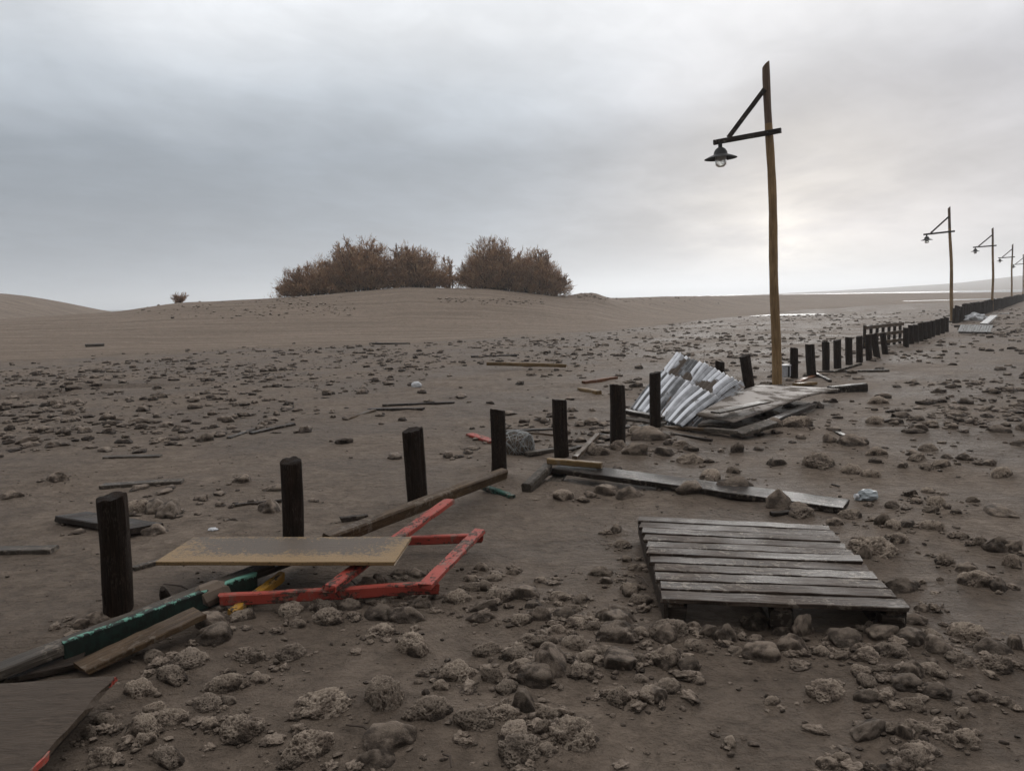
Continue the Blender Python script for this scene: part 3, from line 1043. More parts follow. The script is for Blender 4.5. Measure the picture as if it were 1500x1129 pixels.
for i, (px, py, wp, tp, ln) in enumerate(MIDP):
    lean_txt = ' leaning' if ln < -7 else ''
    post(px, py, wp, tp, '%s%s dark post to the right of the nearest lamp post' % (ORD[i], lean_txt), midg, (ln, 0), i + 3)
# the close-set palisade that runs on from the second lamp post to the far end
pal = []
A0, A1, A2, A3 = P(1397, 474), P(1453, 456.5), P(1483, 446.5), P(1499, 440.5)
prnd = random.Random(5)
cur = 0.0
segs = [(A0, A1), (A1, A2), (A2, A3)]
for si, (a, b) in enumerate(segs):
    Ls = (b - a).length
    s = 0.35
    while s < Ls - 0.2:
        q = a.lerp(b, s / Ls)
        s += (0.24 if si == 0 else 0.30) * prnd.uniform(0.85, 1.2) * (1.0 if si < 2 else 1.5)
        if si == 0 and 0.55 < s / Ls < 0.66 and prnd.random() < 0.6:
            continue
        o = link('wooden_post', PM[prnd.randrange(len(PM))])
        hgt = prnd.uniform(0.66, 0.84)
        o.location = (q.x, q.y, ground_z(q.x, q.y) - 0.02)
        wd = prnd.uniform(0.165, 0.205)
        o.scale = (wd, wd, hgt)
        o.rotation_euler = (math.radians(prnd.uniform(-3, 3)), math.radians(prnd.uniform(-5, 2)), prnd.uniform(0, 6.28))
        seg_l = ['small dark post packed into the palisade between the second and third lamp posts',
                 'tiny dark post in the palisade between the third and fourth lamp posts',
                 'tiny distant post of the palisade beyond the fourth lamp post'][si]
        seg_g = ['palisade from second to third lamp', 'palisade from third to fourth lamp', 'palisade beyond fourth lamp'][si]
        tag(o, seg_l, 'post', seg_g)

# ------------------------------------------------------------------ lamp posts


def lamp_post(base, H, lean, label, bend=0.05, seed=1, reach=1.0):
    """log pole, cross arm, diagonal brace, hooded lamp with its glass"""
    root = empty('lamp_post', (0, 0, 0))
    rz = math.atan2(-ARM.y, -ARM.x)
    base = Vector((base.x, base.y, ground_z(base.x, base.y)))
    mw = Matrix.Translation(base) @ Matrix.Rotation(math.radians(lean), 4, 'Y') @ Matrix.Rotation(rz, 4, 'Z')
    root.matrix_world = mw
    r = random.Random(seed)
    n = 14
    lv = np.concatenate([[-0.4], np.linspace(0, H, 23)])
    pts = [Vector((bend * math.sin(z / H * math.pi * 1.0) + 0.012 * math.sin(z * 2.1 + seed), 0.016 * math.sin(z * 1.4 + 1), z)) for z in lv]
    rads = [0.083 - 0.022 * max(z, 0) / H + r.uniform(-0.003, 0.003) for z in lv]

    def shaft(i0, i1):
        Vv, Ff = tube(pts[i0:i1], rads[i0:i1], n, True)
        for v in Vv[-n:]:
            if i1 == len(pts):
                v.z += 0.9 * v.x - 0.02
        me = mesh('pole', [v for v in Vv], Ff, True)
        me.set_sharp_from_angle(angle=math.radians(50))
        return me
    cut = 19
    link('pole', shaft(0, cut + 1), 'pole', root)
    link('pole_head', shaft(cut, len(pts)), 'pole_grey', root)
    az = H * 0.788
    poff = 0.085
    # arm on the near side of the pole, reaching towards -X
    def bm_(name, A, B, w_, t_, mat):
        _seed[0] += 1
        me = plank_mesh((B - A).length, w_, t_, _seed[0], wob=0.002, seg=6, rag=0.003)
        o = link(name, me, mat, root)
        o.matrix_basis = basis(A, B, 0)
        return o
    px0 = bend * math.sin(0.788 * math.pi)
    bm_('arm', Vector((-1.12 * reach, -poff, az - 0.01)), Vector((px0 + 0.22, -poff, az)), 0.06, 0.085, 'dark')
    bm_('brace', Vector((-0.80 * reach, -poff + 0.006, az + 0.03)), Vector((px0 - 0.03, -poff + 0.012, az + 0.72)), 0.045, 0.075, 'dark')
    for bz, bx in ((az, px0), (az + 0.66, px0 - 0.06)):
        Vv, Ff = tube([(bx, -poff - 0.04, bz), (bx, -poff - 0.055, bz)], [0.016, 0.014], 8)
        link('bolt', mesh('bolt', Vv, Ff), 'iron', root)
    lx = -0.98 * reach
    hv, hf = tube([(lx, -poff, az - 0.04), (lx, -poff, az - 0.14)], [0.035, 0.035], 10)
    link('hanger', mesh('hanger', hv, hf), 'iron', root)
    zt = az - 0.11
    prof = [(0.001, 0.0), (0.05, -0.004), (0.085, -0.03), (0.112, -0.075), (0.120, -0.115), (0.135, -0.128), (0.20, -0.150), (0.275, -0.185), (0.283, -0.192), (0.272, -0.190), (0.195, -0.158), (0.12, -0.138), (0.105, -0.115), (0.095, -0.075), (0.07, -0.035), (0.001, -0.012)]
    Vv, Ff = lathe(prof, 28)
    sh = link('lamp_shade', mesh('lamp_shade', [(v[0] + lx, v[1] - poff, v[2] + zt) for v in Vv], Ff, True), 'iron', root)
    prof = [(0.088, -0.12), (0.096, -0.16), (0.100, -0.26), (0.088, -0.305), (0.052, -0.332), (0.001, -0.340)]
    inner = [(max(a - 0.006, 0.001), b + 0.004) for a, b in reversed(prof)]
    Vv, Ff = lathe(prof + inner, 20)
    link('lamp_glass', mesh('lamp_glass', [(v[0] + lx, v[1] - poff, v[2] + zt) for v in Vv], Ff, True), 'glass', sh)
    prof = [(0.001, -0.13), (0.03, -0.135), (0.03, -0.17), (0.042, -0.20), (0.035, -0.23), (0.001, -0.245)]
    Vv, Ff = lathe(prof, 14)
    link('light_bulb', mesh('light_bulb', [(v[0] + lx, v[1] - poff, v[2] + zt) for v in Vv], Ff, True), 'litter_white', sh)
    tag(root, label, 'lamp post', 'lamp posts along the row of posts')
    return root


LH = 5.55
lamp_post(P(1137, 564), 5.42, -2.5, 'tall nearest wooden lamp post with yellowish pole beside the grey panels', 0.035, 1, 0.82)
lamp_post(P(1394, 471), LH, -3.4, 'second lamp post from the camera, where the close-set palisade begins', 0.04, 2)
lamp_post(P(1453, 456.5), LH, -2.0, 'third lamp post from the camera, rising from the far palisade', 0.05, 3)
lamp_post(P(1482, 446.3), LH, -1.6, 'fourth lamp post, small, next to last before the right edge', -0.03, 4)
lamp_post(P(1498, 440.0), LH, -1.6, 'farthest and smallest lamp post, cut by the right edge', 0.04, 5)

# ------------------------------------------------------------------ the slatted pallet
zt = 0.155
FL, FR, BR_, BL = P(973, 878, zt), P(1333, 889, zt), P(1209, 767, zt), P(934, 754, zt)
cen = (FL + FR + BR_ + BL) / 4
ex = ((FR - FL) + (BR_ - BL)).normalized()
PW = ((FR - FL).length + (BR_ - BL).length) / 2
ey = Vector((-ex.y, ex.x, 0))
PDp = abs(((BL - FL) + (BR_ - FR)).dot(ey)) / 2
pal_root = empty('pallet', (cen.x, cen.y, 0), math.atan2(ex.y, ex.x))
tag(pal_root, 'weathered grey wooden pallet with eleven slats lying before the stone heap', 'pallet')
prn = random.Random(9)
NB = 11
pinv = Matrix.LocRotScale(pal_root.location, pal_root.rotation_euler, None).inverted()
qFL, qFR, qBR, qBL = (pinv @ q for q in (FL, FR, BR_, BL))          # racked out of square by the storm


def pq(u_, v_, z_):
    q = qFL.lerp(qFR, u_).lerp(qBL.lerp(qBR, u_), v_)
    return Vector((q.x, q.y, z_))


def pallet_part(name, A, B, w_, t_, mat, seed, **kw):
    me = plank_mesh((B - A).length, w_, t_, seed, **kw)
    o = link(name, me, mat, pal_root)
    o.matrix_basis = basis(A, B, 0)
    return o


pit = PDp / NB
for i in range(NB):
    v_ = (i + 0.5) / NB
    wd = pit * 0.84 + prn.uniform(-0.004, 0.003)
    zs = zt - 0.011 + prn.uniform(-0.003, 0.003)
    o = pallet_part('slat', pq(prn.uniform(-0.008, 0.008), v_, zs), pq(1 + prn.uniform(-0.008, 0.008), v_, zs + prn.uniform(-0.004, 0.004)), wd, 0.022, 'pallet', 300 + i, wob=0.003, seg=14, rag=0.006, bow=prn.uniform(-0.004, 0.004))
    o.matrix_basis = o.matrix_basis @ Matrix.Rotation(math.radians(prn.uniform(-1.0, 1.0)), 4, 'X')
for k, u_ in enumerate((0.055, 0.5, 0.945)):
    pallet_part('stringer', pq(u_, 0.01, zt - 0.034), pq(u_, 0.99, zt - 0.034), 0.075, 0.020, 'pallet', 330 + k, seg=6)
    for j, v_ in enumerate((0.05, 0.5, 0.95)):
        c_ = pq(u_, v_, zt - 0.088)
        pallet_part('block', c_ - Vector((0.05, 0.006, 0)), c_ + Vector((0.05, -0.006, 0)), 0.095, 0.085, 'dark', 350 + k * 3 + j, seg=3)
    pallet_part('bottom_board', pq(u_, 0.02, zt - 0.141), pq(u_, 0.98, zt - 0.141), 0.09, 0.02, 'dark', 370 + k, seg=6)
# the closed plank along the left side and the knot holes
o = pallet_part('side_board', pq(0.008, 0.0, zt - 0.076), pq(0.008, 1.0, zt - 0.076), 0.018, 0.105, 'dark', 381, seg=8)
pallet_part('side_board', pq(0.985, 0.02, zt - 0.076), pq(0.985, 0.99, zt - 0.076), 0.018, 0.10, 'dark', 382, seg=8)

# ------------------------------------------------------------------ wreckage at the left: tan board, red frame, green plank
zb = 0.215
a, b = P(258, 806, zb), P(591, 806, zb)
wd = (P(420, 823, zb) - P(420, 788.5, zb)).length
o = beam('board', a, b, wd, 0.022, 'tan', rag=0.004, wob=0.001)
tag(o, 'wide tan board with worn grey middle lying over the wreckage before a post', 'board')

fr = empty('red_frame', P(520, 850, 0), 0)
tag(fr, 'broken frame of red painted timbers lying under the tan board', 'frame')
fr_inv = fr.matrix_basis.inverted()


def fbeam(name, A, B, Wd, T, mat, roll=0, **kw):
    o = beam(name, A, B, Wd, T, mat, roll, **kw)
    o.parent = fr
    o.matrix_parent_inverse = Matrix.Translation(-fr.location)
    return o


fbeam('rail', P(322, 870, 0.115) - Vector((0, 0, 0.03)), P(642, 852, 0.115) - Vector((0, 0, 0.03)), 0.045, 0.06, 'red')
fbeam('rail', P(470, 789, 0.115) - Vector((0, 0, 0.03)), P(706, 781, 0.115) - Vector((0, 0, 0.03)), 0.045, 0.055, 'red')
fbeam('crossbar', P(703, 773, 0.15) - Vector((0, 0, 0.02)), P(622, 853, 0.15) - Vector((0, 0, 0.02)), 0.075, 0.03, 'red')
fbeam('crossbar', P(658, 729, 0.26) - Vector((0, 0, 0.02)), P(481, 857, 0.165) - Vector((0, 0, 0.02)), 0.075, 0.035, 'red')

o = beam('timber', P(478, 792, 0.17), P(738, 693, 0.16), 0.075, 0.085, 'brown', 12, rag=0.006)
tag(o, 'long brown squared timber sloping up from the tan board to a post', 'timber')
o = plank('plank', 'narrow dark batten half hidden beneath the long sloping brown timber', 'plank', (545, 762), (610, 735), 0.04, 0.03, 'dark', za=0.05, zb=0.06)

ga, gb = P(93, 939, 0.125) - Vector((0, 0, 0.05)), P(373, 837, 0.15) - Vector((0, 0, 0.05))
o = beam('plank', ga, gb, 0.034, 0.10, 'green_plank', 0, rag=0.012, seg=20)
tag(o, 'chipped green painted plank set on edge at the foot of the leftmost post', 'plank')

o = plank('plank', 'long dark grey plank lying behind the green plank, ending under the tan board', 'plank', (-30, 985), (395, 823), 0.10, 0.05, 'grey', za=0.10, zb=0.15)
o = plank('plank', 'flat sandy brown plank lying in front of the green plank', 'plank', (118, 974), (292, 893), 0.135, 0.03, 'brown', za=0.06, zb=0.13)
o = plank('batten', 'small yellow painted batten passing beneath the red front rail', 'batten', (337, 893), (412, 838), 0.05, 0.05, 'yellow', za=0.065, zb=0.10)
o = plank('plank', 'dark short plank wedged between the tan board and the red front rail', 'plank', (372, 838), (470, 800), 0.09, 0.03, 'dark', za=0.09, zb=0.12)
o = plank('plank', 'dark sodden plank end at the left edge below the green plank', 'plank', (-20, 992), (120, 962), 0.12, 0.03, 'dark', za=0.03, zb=0.05)
# stub of driftwood standing behind the green plank
V_, F_ = tube([P(245, 886, 0), P(243, 876, 0.06), P(240, 868, 0.10), P(238, 862, 0.135)], [0.032, 0.03, 0.024, 0.014], 9)
o = link('driftwood_stub', mesh('driftwood_stub', V_, F_), 'dark')
tag(o, 'small dark stub of driftwood poking up behind the green plank', 'driftwood')
# lump of sand-caked wood across the green plank
V_, F_ = tube([P(284, 884, 0.06), P(300, 873, 0.10), P(318, 865, 0.11), P(336, 862, 0.09)], [0.05, 0.065, 0.06, 0.035], 9)
o = link('caked_log', mesh('caked_log', V_, F_), 'dirt_side')
tag(o, 'short sand-caked log end lying over the green plank', 'driftwood')
# panel in the lower left corner
zp = 0.13
c0, c1 = P(167, 990, zp), P(0, 1000, zp)
c2 = P(52, 1118, zp)
u = (c1 - c0).normalized()
v = (c2 - c0).normalized()
pts = [c0, c0 + u * 1.25, c0 + u * 1.25 + v * 0.95, c0 + v * 0.95]
pr = empty('driftwood_table', (pts[0] + pts[2]) / 2 - Vector((0, 0, zp)))
tag(pr, 'large sand-covered wooden panel with red edge in the lower left corner', 'panel')
V_, F_ = [], []
N = 14
prn = random.Random(2)
for s in (0, 1):
    for i in range(N + 1):
        for j in range(N + 1):
            q = pts[0] + u * 1.25 * i / N + v * 0.95 * j / N
            jit = 0.004 * mnoise.noise(q * 6)
            edge_jit = 0.006 * prn.uniform(-1, 1) if i in (0, N) or j in (0, N) else 0
            V_.append(Vector((q.x + edge_jit, q.y + edge_jit, zp + jit - 0.024 * s)) - pr.location)
K = (N + 1) ** 2
for i in range(N):
    for j in range(N):
        a = i * (N + 1) + j
        F_.append((a, a + 1, a + N + 2, a + N + 1))
        F_.append((K + a, K + a + N + 1, K + a + N + 2, K + a + 1))
rim = [i * (N + 1) for i in range(N + 1)] + [N * (N + 1) + j for j in range(1, N + 1)] + [i * (N + 1) + N for i in range(N - 1, -1, -1)] + [j for j in range(N - 1, 0, -1)]
for k in range(len(rim)):
    a, b = rim[k], rim[(k + 1) % len(rim)]
    F_.append((a, b, b + K, a + K))
me = mesh('board', V_, F_)
bm = bmesh.new()
bm.from_mesh(me)
bmesh.ops.recalc_face_normals(bm, faces=bm.faces)
bm.to_mesh(me)
bm.free()
link('board', me, 'sandpanel', pr)


def pbeam(name, A, B, Wd, T, mat):
    o = beam(name, A, B, Wd, T, mat)
    o.parent = pr
    o.matrix_parent_inverse = Matrix.Translation(-pr.location)


nn = Vector((-v.y, v.x, 0))
if nn.dot(u) > 0:
    nn = -nn
pbeam('edge_strip', c0 + v * 0.55 + nn * 0.006 + Vector((0, 0, -0.010)), c0 + v * 0.95 + nn * 0.006 + Vector((0, 0, -0.010)), 0.008, 0.024, 'red')
pbeam('edge_strip', c0 + v * 0.00 + nn * 0.004 + Vector((0, 0, -0.012)), c0 + v * 0.05 + nn * 0.004 + Vector((0, 0, -0.012)), 0.006, 0.020, 'red')
dz_ = Vector((0, 0, -0.07))
pbeam('support_batten', c0 + u * 0.10 + v * 0.04 + dz_, c0 + u * 0.10 + v * 0.93 + dz_, 0.06, 0.09, 'dark')
pbeam('support_batten', c0 + u * 0.95 + v * 0.04 + dz_, c0 + u * 0.95 + v * 0.93 + dz_, 0.06, 0.09, 'dark')

# ------------------------------------------------------------------ loose timbers on the left flat
plank('board', 'dark half-buried board tilted in the sand behind the leftmost post', 'board', (104, 752), (215, 770), 0.26, 0.045, 'dark', roll=-6, za=0.05, zb=0.075)
plank('plank', 'grey plank lying on the sand between the two leftmost posts, farther back', 'plank', (150, 709), (267, 702), 0.12, 0.035, 'grey', za=0.035, zb=0.045)
plank('plank', 'sand-drifted plank end at the left edge, level with the tan board', 'plank', (-25, 803), (80, 801), 0.11, 0.04, 'grey', za=0.03, zb=0.045)
plank('plank', 'thin pale plank on the flat above the leftmost post', 'plank', (153, 668), (236, 666), 0.10, 0.03, 'grey')
plank('stick', 'thin dark stick on sand left of the tan board post', 'stick', (344, 738), (413, 731), 0.035, 0.03, 'dark')
plank('stick', 'short dark stick on sand just above the tan board', 'stick', (499, 757), (538, 753), 0.05, 0.04, 'dark')
plank('stick', 'pale split stick lying just right of the leftmost post', 'stick', (195, 830), (232, 819), 0.045, 0.03, 'grey')
plank('stick', 'dark stick of a small debris heap on the left flat', 'stick', (335, 640), (372, 627), 0.06, 0.03, 'dark')
plank('stick', 'second, longer stick of the small debris heap on the left flat', 'stick', (368, 633), (430, 619), 0.08, 0.04, 'dark')
plank('plank', 'brown batten pointing left out of the debris line in the mid flat', 'plank', (505, 613), (548, 599), 0.07, 0.03, 'brown')
plank('plank', 'dark plank forming the right arm of the debris line in the mid flat', 'plank', (540, 598), (620, 597), 0.10, 0.04, 'dark')
plank('plank', 'thin dark plank under the debris line in the mid flat', 'plank', (560, 592), (665, 588), 0.06, 0.04, 'dark')
plank('plank', 'far grey plank at the dune foot left of the centre', 'plank', (542, 502), (597, 502), 0.12, 0.08, 'dark', )
plank('plank', 'lone dark board on the pale slope at the far left', 'plank', (125, 504), (152, 503), 0.5, 0.10, 'grey')
plank('batten', 'long yellowish batten lying on the far flat beyond the posts', 'batten', (713, 530), (830, 533), 0.10, 0.08, 'yellowwood', za=0.18, zb=0.12)
plank('plank', 'dark plank behind the long yellowish batten on the far flat', 'plank', (690, 521), (757, 519), 0.14, 0.08, 'dark')
plank('batten', 'short yellow batten end on the flat, nearer of the two by the reddish post', 'batten', (850, 567), (877, 572), 0.11, 0.09, 'yellowwood')
plank('batten', 'orange brown batten, farther of the two by the reddish post', 'batten', (855, 558), (902, 551), 0.09, 0.07, 'orangewood')
plank('board', 'dull red board end sticking out left of the slim post', 'board', (688, 634), (722, 645), 0.10, 0.03, 'red', za=0.04, zb=0.04)
plank('plank', 'dark plank end right of the slim post, pointing to the next post', 'plank', (742, 630), (808, 627), 0.08, 0.035, 'dark')
plank('stick', 'thin brown lath crossing to the post behind the pale-topped beam', 'lath', (742, 629), (816, 636), 0.04, 0.025, 'brown')
plank('plank', 'grey plank lying from the netting bundle to the next post', 'plank', (770, 662), (818, 655), 0.09, 0.04, 'grey')
plank('batten', 'thin batten standing out behind the pale-topped beam, leaning right', 'batten', (842, 668), (875, 634), 0.05, 0.045, 'brown', za=0.10, zb=0.06)
plank('stick', 'small dark lath left of the reddish post', 'lath', (874, 634), (900, 638), 0.04, 0.03, 'dark')
plank('stick', 'narrow dark stick right of the post behind the pale-topped beam', 'stick', (830, 658), (852, 652), 0.07, 0.03, 'dark')

# the heap round the long dark board
plank('timber', 'short squared grey timber pointing at the camera left of the long dark board', 'timber', (771, 708), (803, 678), 0.085, 0.085, 'grey', za=0.09, zb=0.16)
plank('board', 'pale thin board end lying under the grey lath by the long dark board', 'board', (806, 710), (824, 690), 0.12, 0.02, 'grey', za=0.03, zb=0.06)
plank('lath', 'grey lath lying across the pale board end, left of the long dark board', 'lath', (802, 692), (840, 681), 0.035, 0.03, 'grey', za=0.08, zb=0.10)
plank('beam', 'pale-topped short beam lying on the near end of the long dark board', 'beam', (804, 671), (881, 677), 0.10, 0.05, 'yellowwood', za=0.20, zb=0.18, roll=-4)
plank('board', 'long dark board slanting across the sand from the fifth post towards the right', 'board', (818, 681), (1240, 737), 0.24, 0.045, 'dark', za=0.13, zb=0.06, roll=3, seg=24)
plank('batten', 'dark thin batten half buried along the long dark board', 'batten', (1130, 750), (1215, 742), 0.05, 0.04, 'dark')
plank('plank', 'short dark green plank on the sand at the foot of the slim post', 'plank', (707, 708), (752, 725), 0.05, 0.05, 'green', za=0.08, zb=0.05)
plank('stick', 'dark twig on clear sand above the long dark board end', 'twig', (1218, 708), (1229, 711), 0.02, 0.015, 'dark')
plank('plank', 'small dark plank on sand right of the grey panels', 'plank', (1214, 626), (1245, 640), 0.06, 0.03, 'dark')
plank('stick', 'thin stick on sand below the corrugated zinc sheet', 'stick', (973, 632), (1043, 643), 0.04, 0.035, 'dark')

# planks under the sheets
plank('plank', 'dark plank left of the corrugated zinc sheet, upper of the two', 'plank', (912, 599), (972, 610), 0.12, 0.05, 'dark', za=0.20, zb=0.14)
plank('plank', 'pale-edged plank left of the corrugated zinc sheet, lower of the two', 'plank', (913, 611), (972, 619), 0.14, 0.03, 'grey', za=0.12, zb=0.09)
plank('plank', 'black plank at the very bottom left of the corrugated zinc sheet', 'plank', (912, 624), (975, 622), 0.12, 0.04, 'dark')
plank('plank', 'brown plank under the lower rim of the corrugated zinc sheet', 'plank', (962, 623), (1040, 627), 0.10, 0.03, 'brown', za=0.05, zb=0.05)
plank('plank', 'grey plank on sand below the left end of the grey panels', 'plank', (1034, 626), (1082, 630), 0.10, 0.05, 'grey', za=0.07, zb=0.07)
plank('plank', 'short broad plank slanting out from under the grey panels', 'plank', (1080, 632), (1132, 616), 0.17, 0.05, 'grey', za=0.06, zb=0.14, roll=8)
plank('plank', 'dark plank running beneath the right side of the grey panels', 'plank', (1125, 616), (1190, 590), 0.12, 0.06, 'dark', za=0.10, zb=0.10)
plank('timber', 'dark stubby timber beyond the tip of the grey panels', 'timber', (1216, 566), (1267, 561), 0.16, 0.14, 'dark')
plank('lath', 'long thin lath on the sand behind the second post past the nearest lamp', 'lath', (1198, 543), (1302, 541), 0.07, 0.05, 'grey')
plank('lath', 'thin lath leaning across the fourth post past the nearest lamp', 'lath', (1222, 543), (1262, 531), 0.06, 0.05, 'grey', za=0.06, zb=0.22)
plank('plank', 'small orange plank at the foot of the first post past the nearest lamp', 'plank', (1168, 558), (1193, 549), 0.09, 0.04, 'orangewood')
plank('plank', 'pale small plank lying beyond the grey panels at the lamp base', 'plank', (1166, 561), (1192, 559), 0.14, 0.05, 'yellowwood')
plank('plank', 'thin brown plank between the leaning post and the nearest lamp base', 'plank', (1098, 569), (1134, 565), 0.08, 0.04, 'yellowwood')
plank('stick', 'dark stick in the litter past the nearest lamp, by its second post', 'stick', (1196, 546), (1216, 556), 0.06, 0.05, 'dark')

# ------------------------------------------------------------------ corrugated zinc


def surf(name, fn, nu, nv, mat, thick=0.0025, parent=None, mud=None, streak=None):
    V_, F_ = [], []
    for i in range(nu + 1):
        for j in range(nv + 1):
            V_.append(fn(i / nu, j / nv))
    for i in range(nu):
        for j in range(nv):
            a = i * (nv + 1) + j
            F_.append((a, a + nv + 1, a + nv + 2, a + 1))
    c = sum(V_, Vector()) / len(V_)
    gz = min(v_.z for v_ in V_)
    c.z = gz
    me = mesh(name, [v_ - c for v_ in V_], F_, True)
    if mud:
        at = me.attributes.new('mud', 'FLOAT', 'POINT')
        at.data.foreach_set('value', [mud(i / nu, j / nv) for i in range(nu + 1) for j in range(nv + 1)])
    if streak:
        at = me.attributes.new('streak', 'FLOAT', 'POINT')
        at.data.foreach_set('value', [streak(i / nu, j / nv) for i in range(nu + 1) for j in range(nv + 1)])
    o = link(name, me, mat, parent)
    o.location = c
    md = o.modifiers.new('thickness', 'SOLIDIFY')
    md.thickness = thick
    return o


def sheet(Lb, Rb, Lt, Rt, waves, amp, bulge, seed, drop=0.0, crease=0.0):
    r = random.Random(seed)
    vary = [r.uniform(0.45, 1.55) for _ in range(40)]
    n_l = (Rb - Lb).cross(Lt - Lb).normalized()
    if n_l.z < 0:
        n_l = -n_l

    def fn(uu, vv):
        p = Lb.lerp(Rb, uu).lerp(Lt.lerp(Rt, uu), vv)
        ph = uu * waves * 2 * math.pi
        w_ = amp * math.sin(ph)
        b_ = bulge * math.sin(math.pi * vv) * (0.5 + 0.7 * uu) + 0.05 * math.sin(uu * math.pi) * vv
        cr = crease * math.exp(-((uu - 0.47 - 0.03 * vv) / 0.03) ** 2)
        nz = 0.035 * mnoise.noise(Vector((uu * 2.6, vv * 1.2, seed)))
        jag = 0.09 * mnoise.noise(Vector((uu * 9, seed, 0))) * (vv if vv > 0.5 else 0)
        return p + n_l * (w_ + b_ - cr + nz) + (Lt - Lb) * jag - Vector((0, 0, drop))
    return fn


Lb, Rb = P(924, 599, 0.05), P(1000, 624, 0.07)
Lt, Rt = PD(990, 517, 12.3), PD(1084, 559, 10.9)
Lm, Rm = Lb.lerp(Lt, 0.66), Rb.lerp(Rt, 0.60)
srn = random.Random(31)
STK = [srn.choice((0.05, 0.35, 0.7, 0.9, 1.0, 1.0)) for _ in range(60)]


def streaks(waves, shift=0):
    """each rib has its own dullness: some still bright, some stained dark along their length; shade painted into the troughs"""
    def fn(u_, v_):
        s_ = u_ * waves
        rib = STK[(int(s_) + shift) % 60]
        trough_shade = max(0.0, -math.sin(s_ * 2 * math.pi)) ** 1.5  # shade between the ribs, painted into the zinc tone
        return max(0.0, min(1.0, rib * (1 - 0.95 * trough_shade) + 0.25 * mnoise.noise(Vector((s_ * 1.3, v_ * 5, shift)))))
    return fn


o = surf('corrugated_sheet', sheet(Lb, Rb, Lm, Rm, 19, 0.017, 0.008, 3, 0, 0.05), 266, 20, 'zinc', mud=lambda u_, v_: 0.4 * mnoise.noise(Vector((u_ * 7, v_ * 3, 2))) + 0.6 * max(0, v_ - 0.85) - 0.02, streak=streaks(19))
tag(o, 'bright corrugated zinc sheet bent like a fan behind a narrow post', 'metal sheet')
bk = Vector((0.05, 0.12, -0.02))
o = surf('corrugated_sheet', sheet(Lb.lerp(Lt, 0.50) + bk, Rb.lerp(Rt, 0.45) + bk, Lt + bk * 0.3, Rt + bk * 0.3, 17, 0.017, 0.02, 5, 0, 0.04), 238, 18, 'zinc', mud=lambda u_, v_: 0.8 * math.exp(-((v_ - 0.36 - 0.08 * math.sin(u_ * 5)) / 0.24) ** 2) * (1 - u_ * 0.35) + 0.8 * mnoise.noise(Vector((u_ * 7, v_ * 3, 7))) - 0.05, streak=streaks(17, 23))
tag(o, 'upper mud-stained corrugated sheet overlapped by the bright one', 'metal sheet')
Lb2, Rb2 = P(960, 622, 0.03), P(1013, 629, 0.03)
Lt2, Rt2 = PD(1010, 521, 12.6), PD(1092, 567, 11.0)
o = surf('corrugated_sheet', sheet(Lb2, Rb2, Lt2, Rt2, 11, 0.018, 0.02, 8, 0.02), 132, 16, 'zinc_dirty')
tag(o, 'dark dirty corrugated sheet showing behind and below the bright one', 'metal sheet')


def pan(A, B, C, Dq, sag, seed, warp=0.02):
    def fn(uu, vv):
        p = A.lerp(B, uu).lerp(Dq.lerp(C, uu), vv)
        return p + Vector((0, 0, sag * math.sin(math.pi * uu) + warp * mnoise.noise(Vector((uu * 2.3, vv * 2.1, seed)))))
    return fn


o = surf('panel', pan(P(1075, 618, 0.13), P(1230, 569, 0.20), P(1112, 563, 0.24), P(1020, 606, 0.20), 0.035, 4), 24, 12, 'panel', 0.02)
tag(o, 'large wet grey panel sheet, shining, lying before the nearest lamp post', 'panel')
o = surf('panel', pan(P(1022, 622, 0.08), P(1072, 621, 0.08), P(1120, 592, 0.14), P(1050, 590, 0.14), 0.0, 6), 12, 12, 'panel', 0.02)
tag(o, 'smaller brownish panel tucked under the left end of the shining panel', 'panel')
o = plank('lath', 'whitish lath lying along the top of the shining grey panel', 'lath', (1048, 603), (1122, 587), 0.14, 0.02, 'grey', za=0.245, zb=0.29)

# ------------------------------------------------------------------ small litter and far objects
# bundle of netting: a lump wrapped in crossing cords
g = P(757, 664, 0)
nr = empty('netting_bundle', (g.x, g.y + 0.1, ground_z(g.x, g.y)))
tag(nr, 'grey bundle of wire netting behind the slim post', 'netting')
bm = bmesh.new()
bmesh.ops.create_icosphere(bm, subdivisions=4, radius=1)
for v_ in bm.verts:
    q = v_.co.copy()
    k = 1 + 0.16 * mnoise.noise(q * 1.7 + Vector((3, 1, 2)))
    v_.co = Vector((q.x * 0.17 * k, q.y * 0.13 * k, max(q.z * 0.16 * k + 0.08, -0.03)))
me = bpy.data.meshes.new('core')
bm.to_mesh(me)
core_pts = [v_.co.copy() for v_ in bm.verts]
bm.free()
link('core', me, 'dirt_side', nr)
V_, F_ = [], []
nrn = random.Random(12)
for k in range(46):
    ax = Vector((nrn.gauss(0, 1), nrn.gauss(0, 1), nrn.gauss(0, 0.6))).normalized()
    b1 = ax.orthogonal().normalized()
    b2 = ax.cross(b1)
    off = nrn.uniform(-0.75, 0.75)
    ring = []
    for s in range(25):
        t_ = 2 * math.pi * s / 24
        d_ = (ax * off + (b1 * math.cos(t_) + b2 * math.sin(t_)) * math.sqrt(1 - off * off)).normalized()
        kk = 1.05 + 0.16 * mnoise.noise(d_ * 1.7 + Vector((3, 1, 2))) + 0.02 * nrn.random()
        ring.append(Vector((d_.x * 0.17 * kk, d_.y * 0.13 * kk, max(d_.z * 0.16 * kk + 0.08, -0.02))))
    v1, f1 = tube(ring, [0.0028] * 25, 3, False)
    base = len(V_)
    V_ += v1
    F_ += [tuple(q + base for q in f) for f in f1]
o = link('cords', mesh('cords', V_, F_), 'net', nr)
o['kind'] = 'stuff'


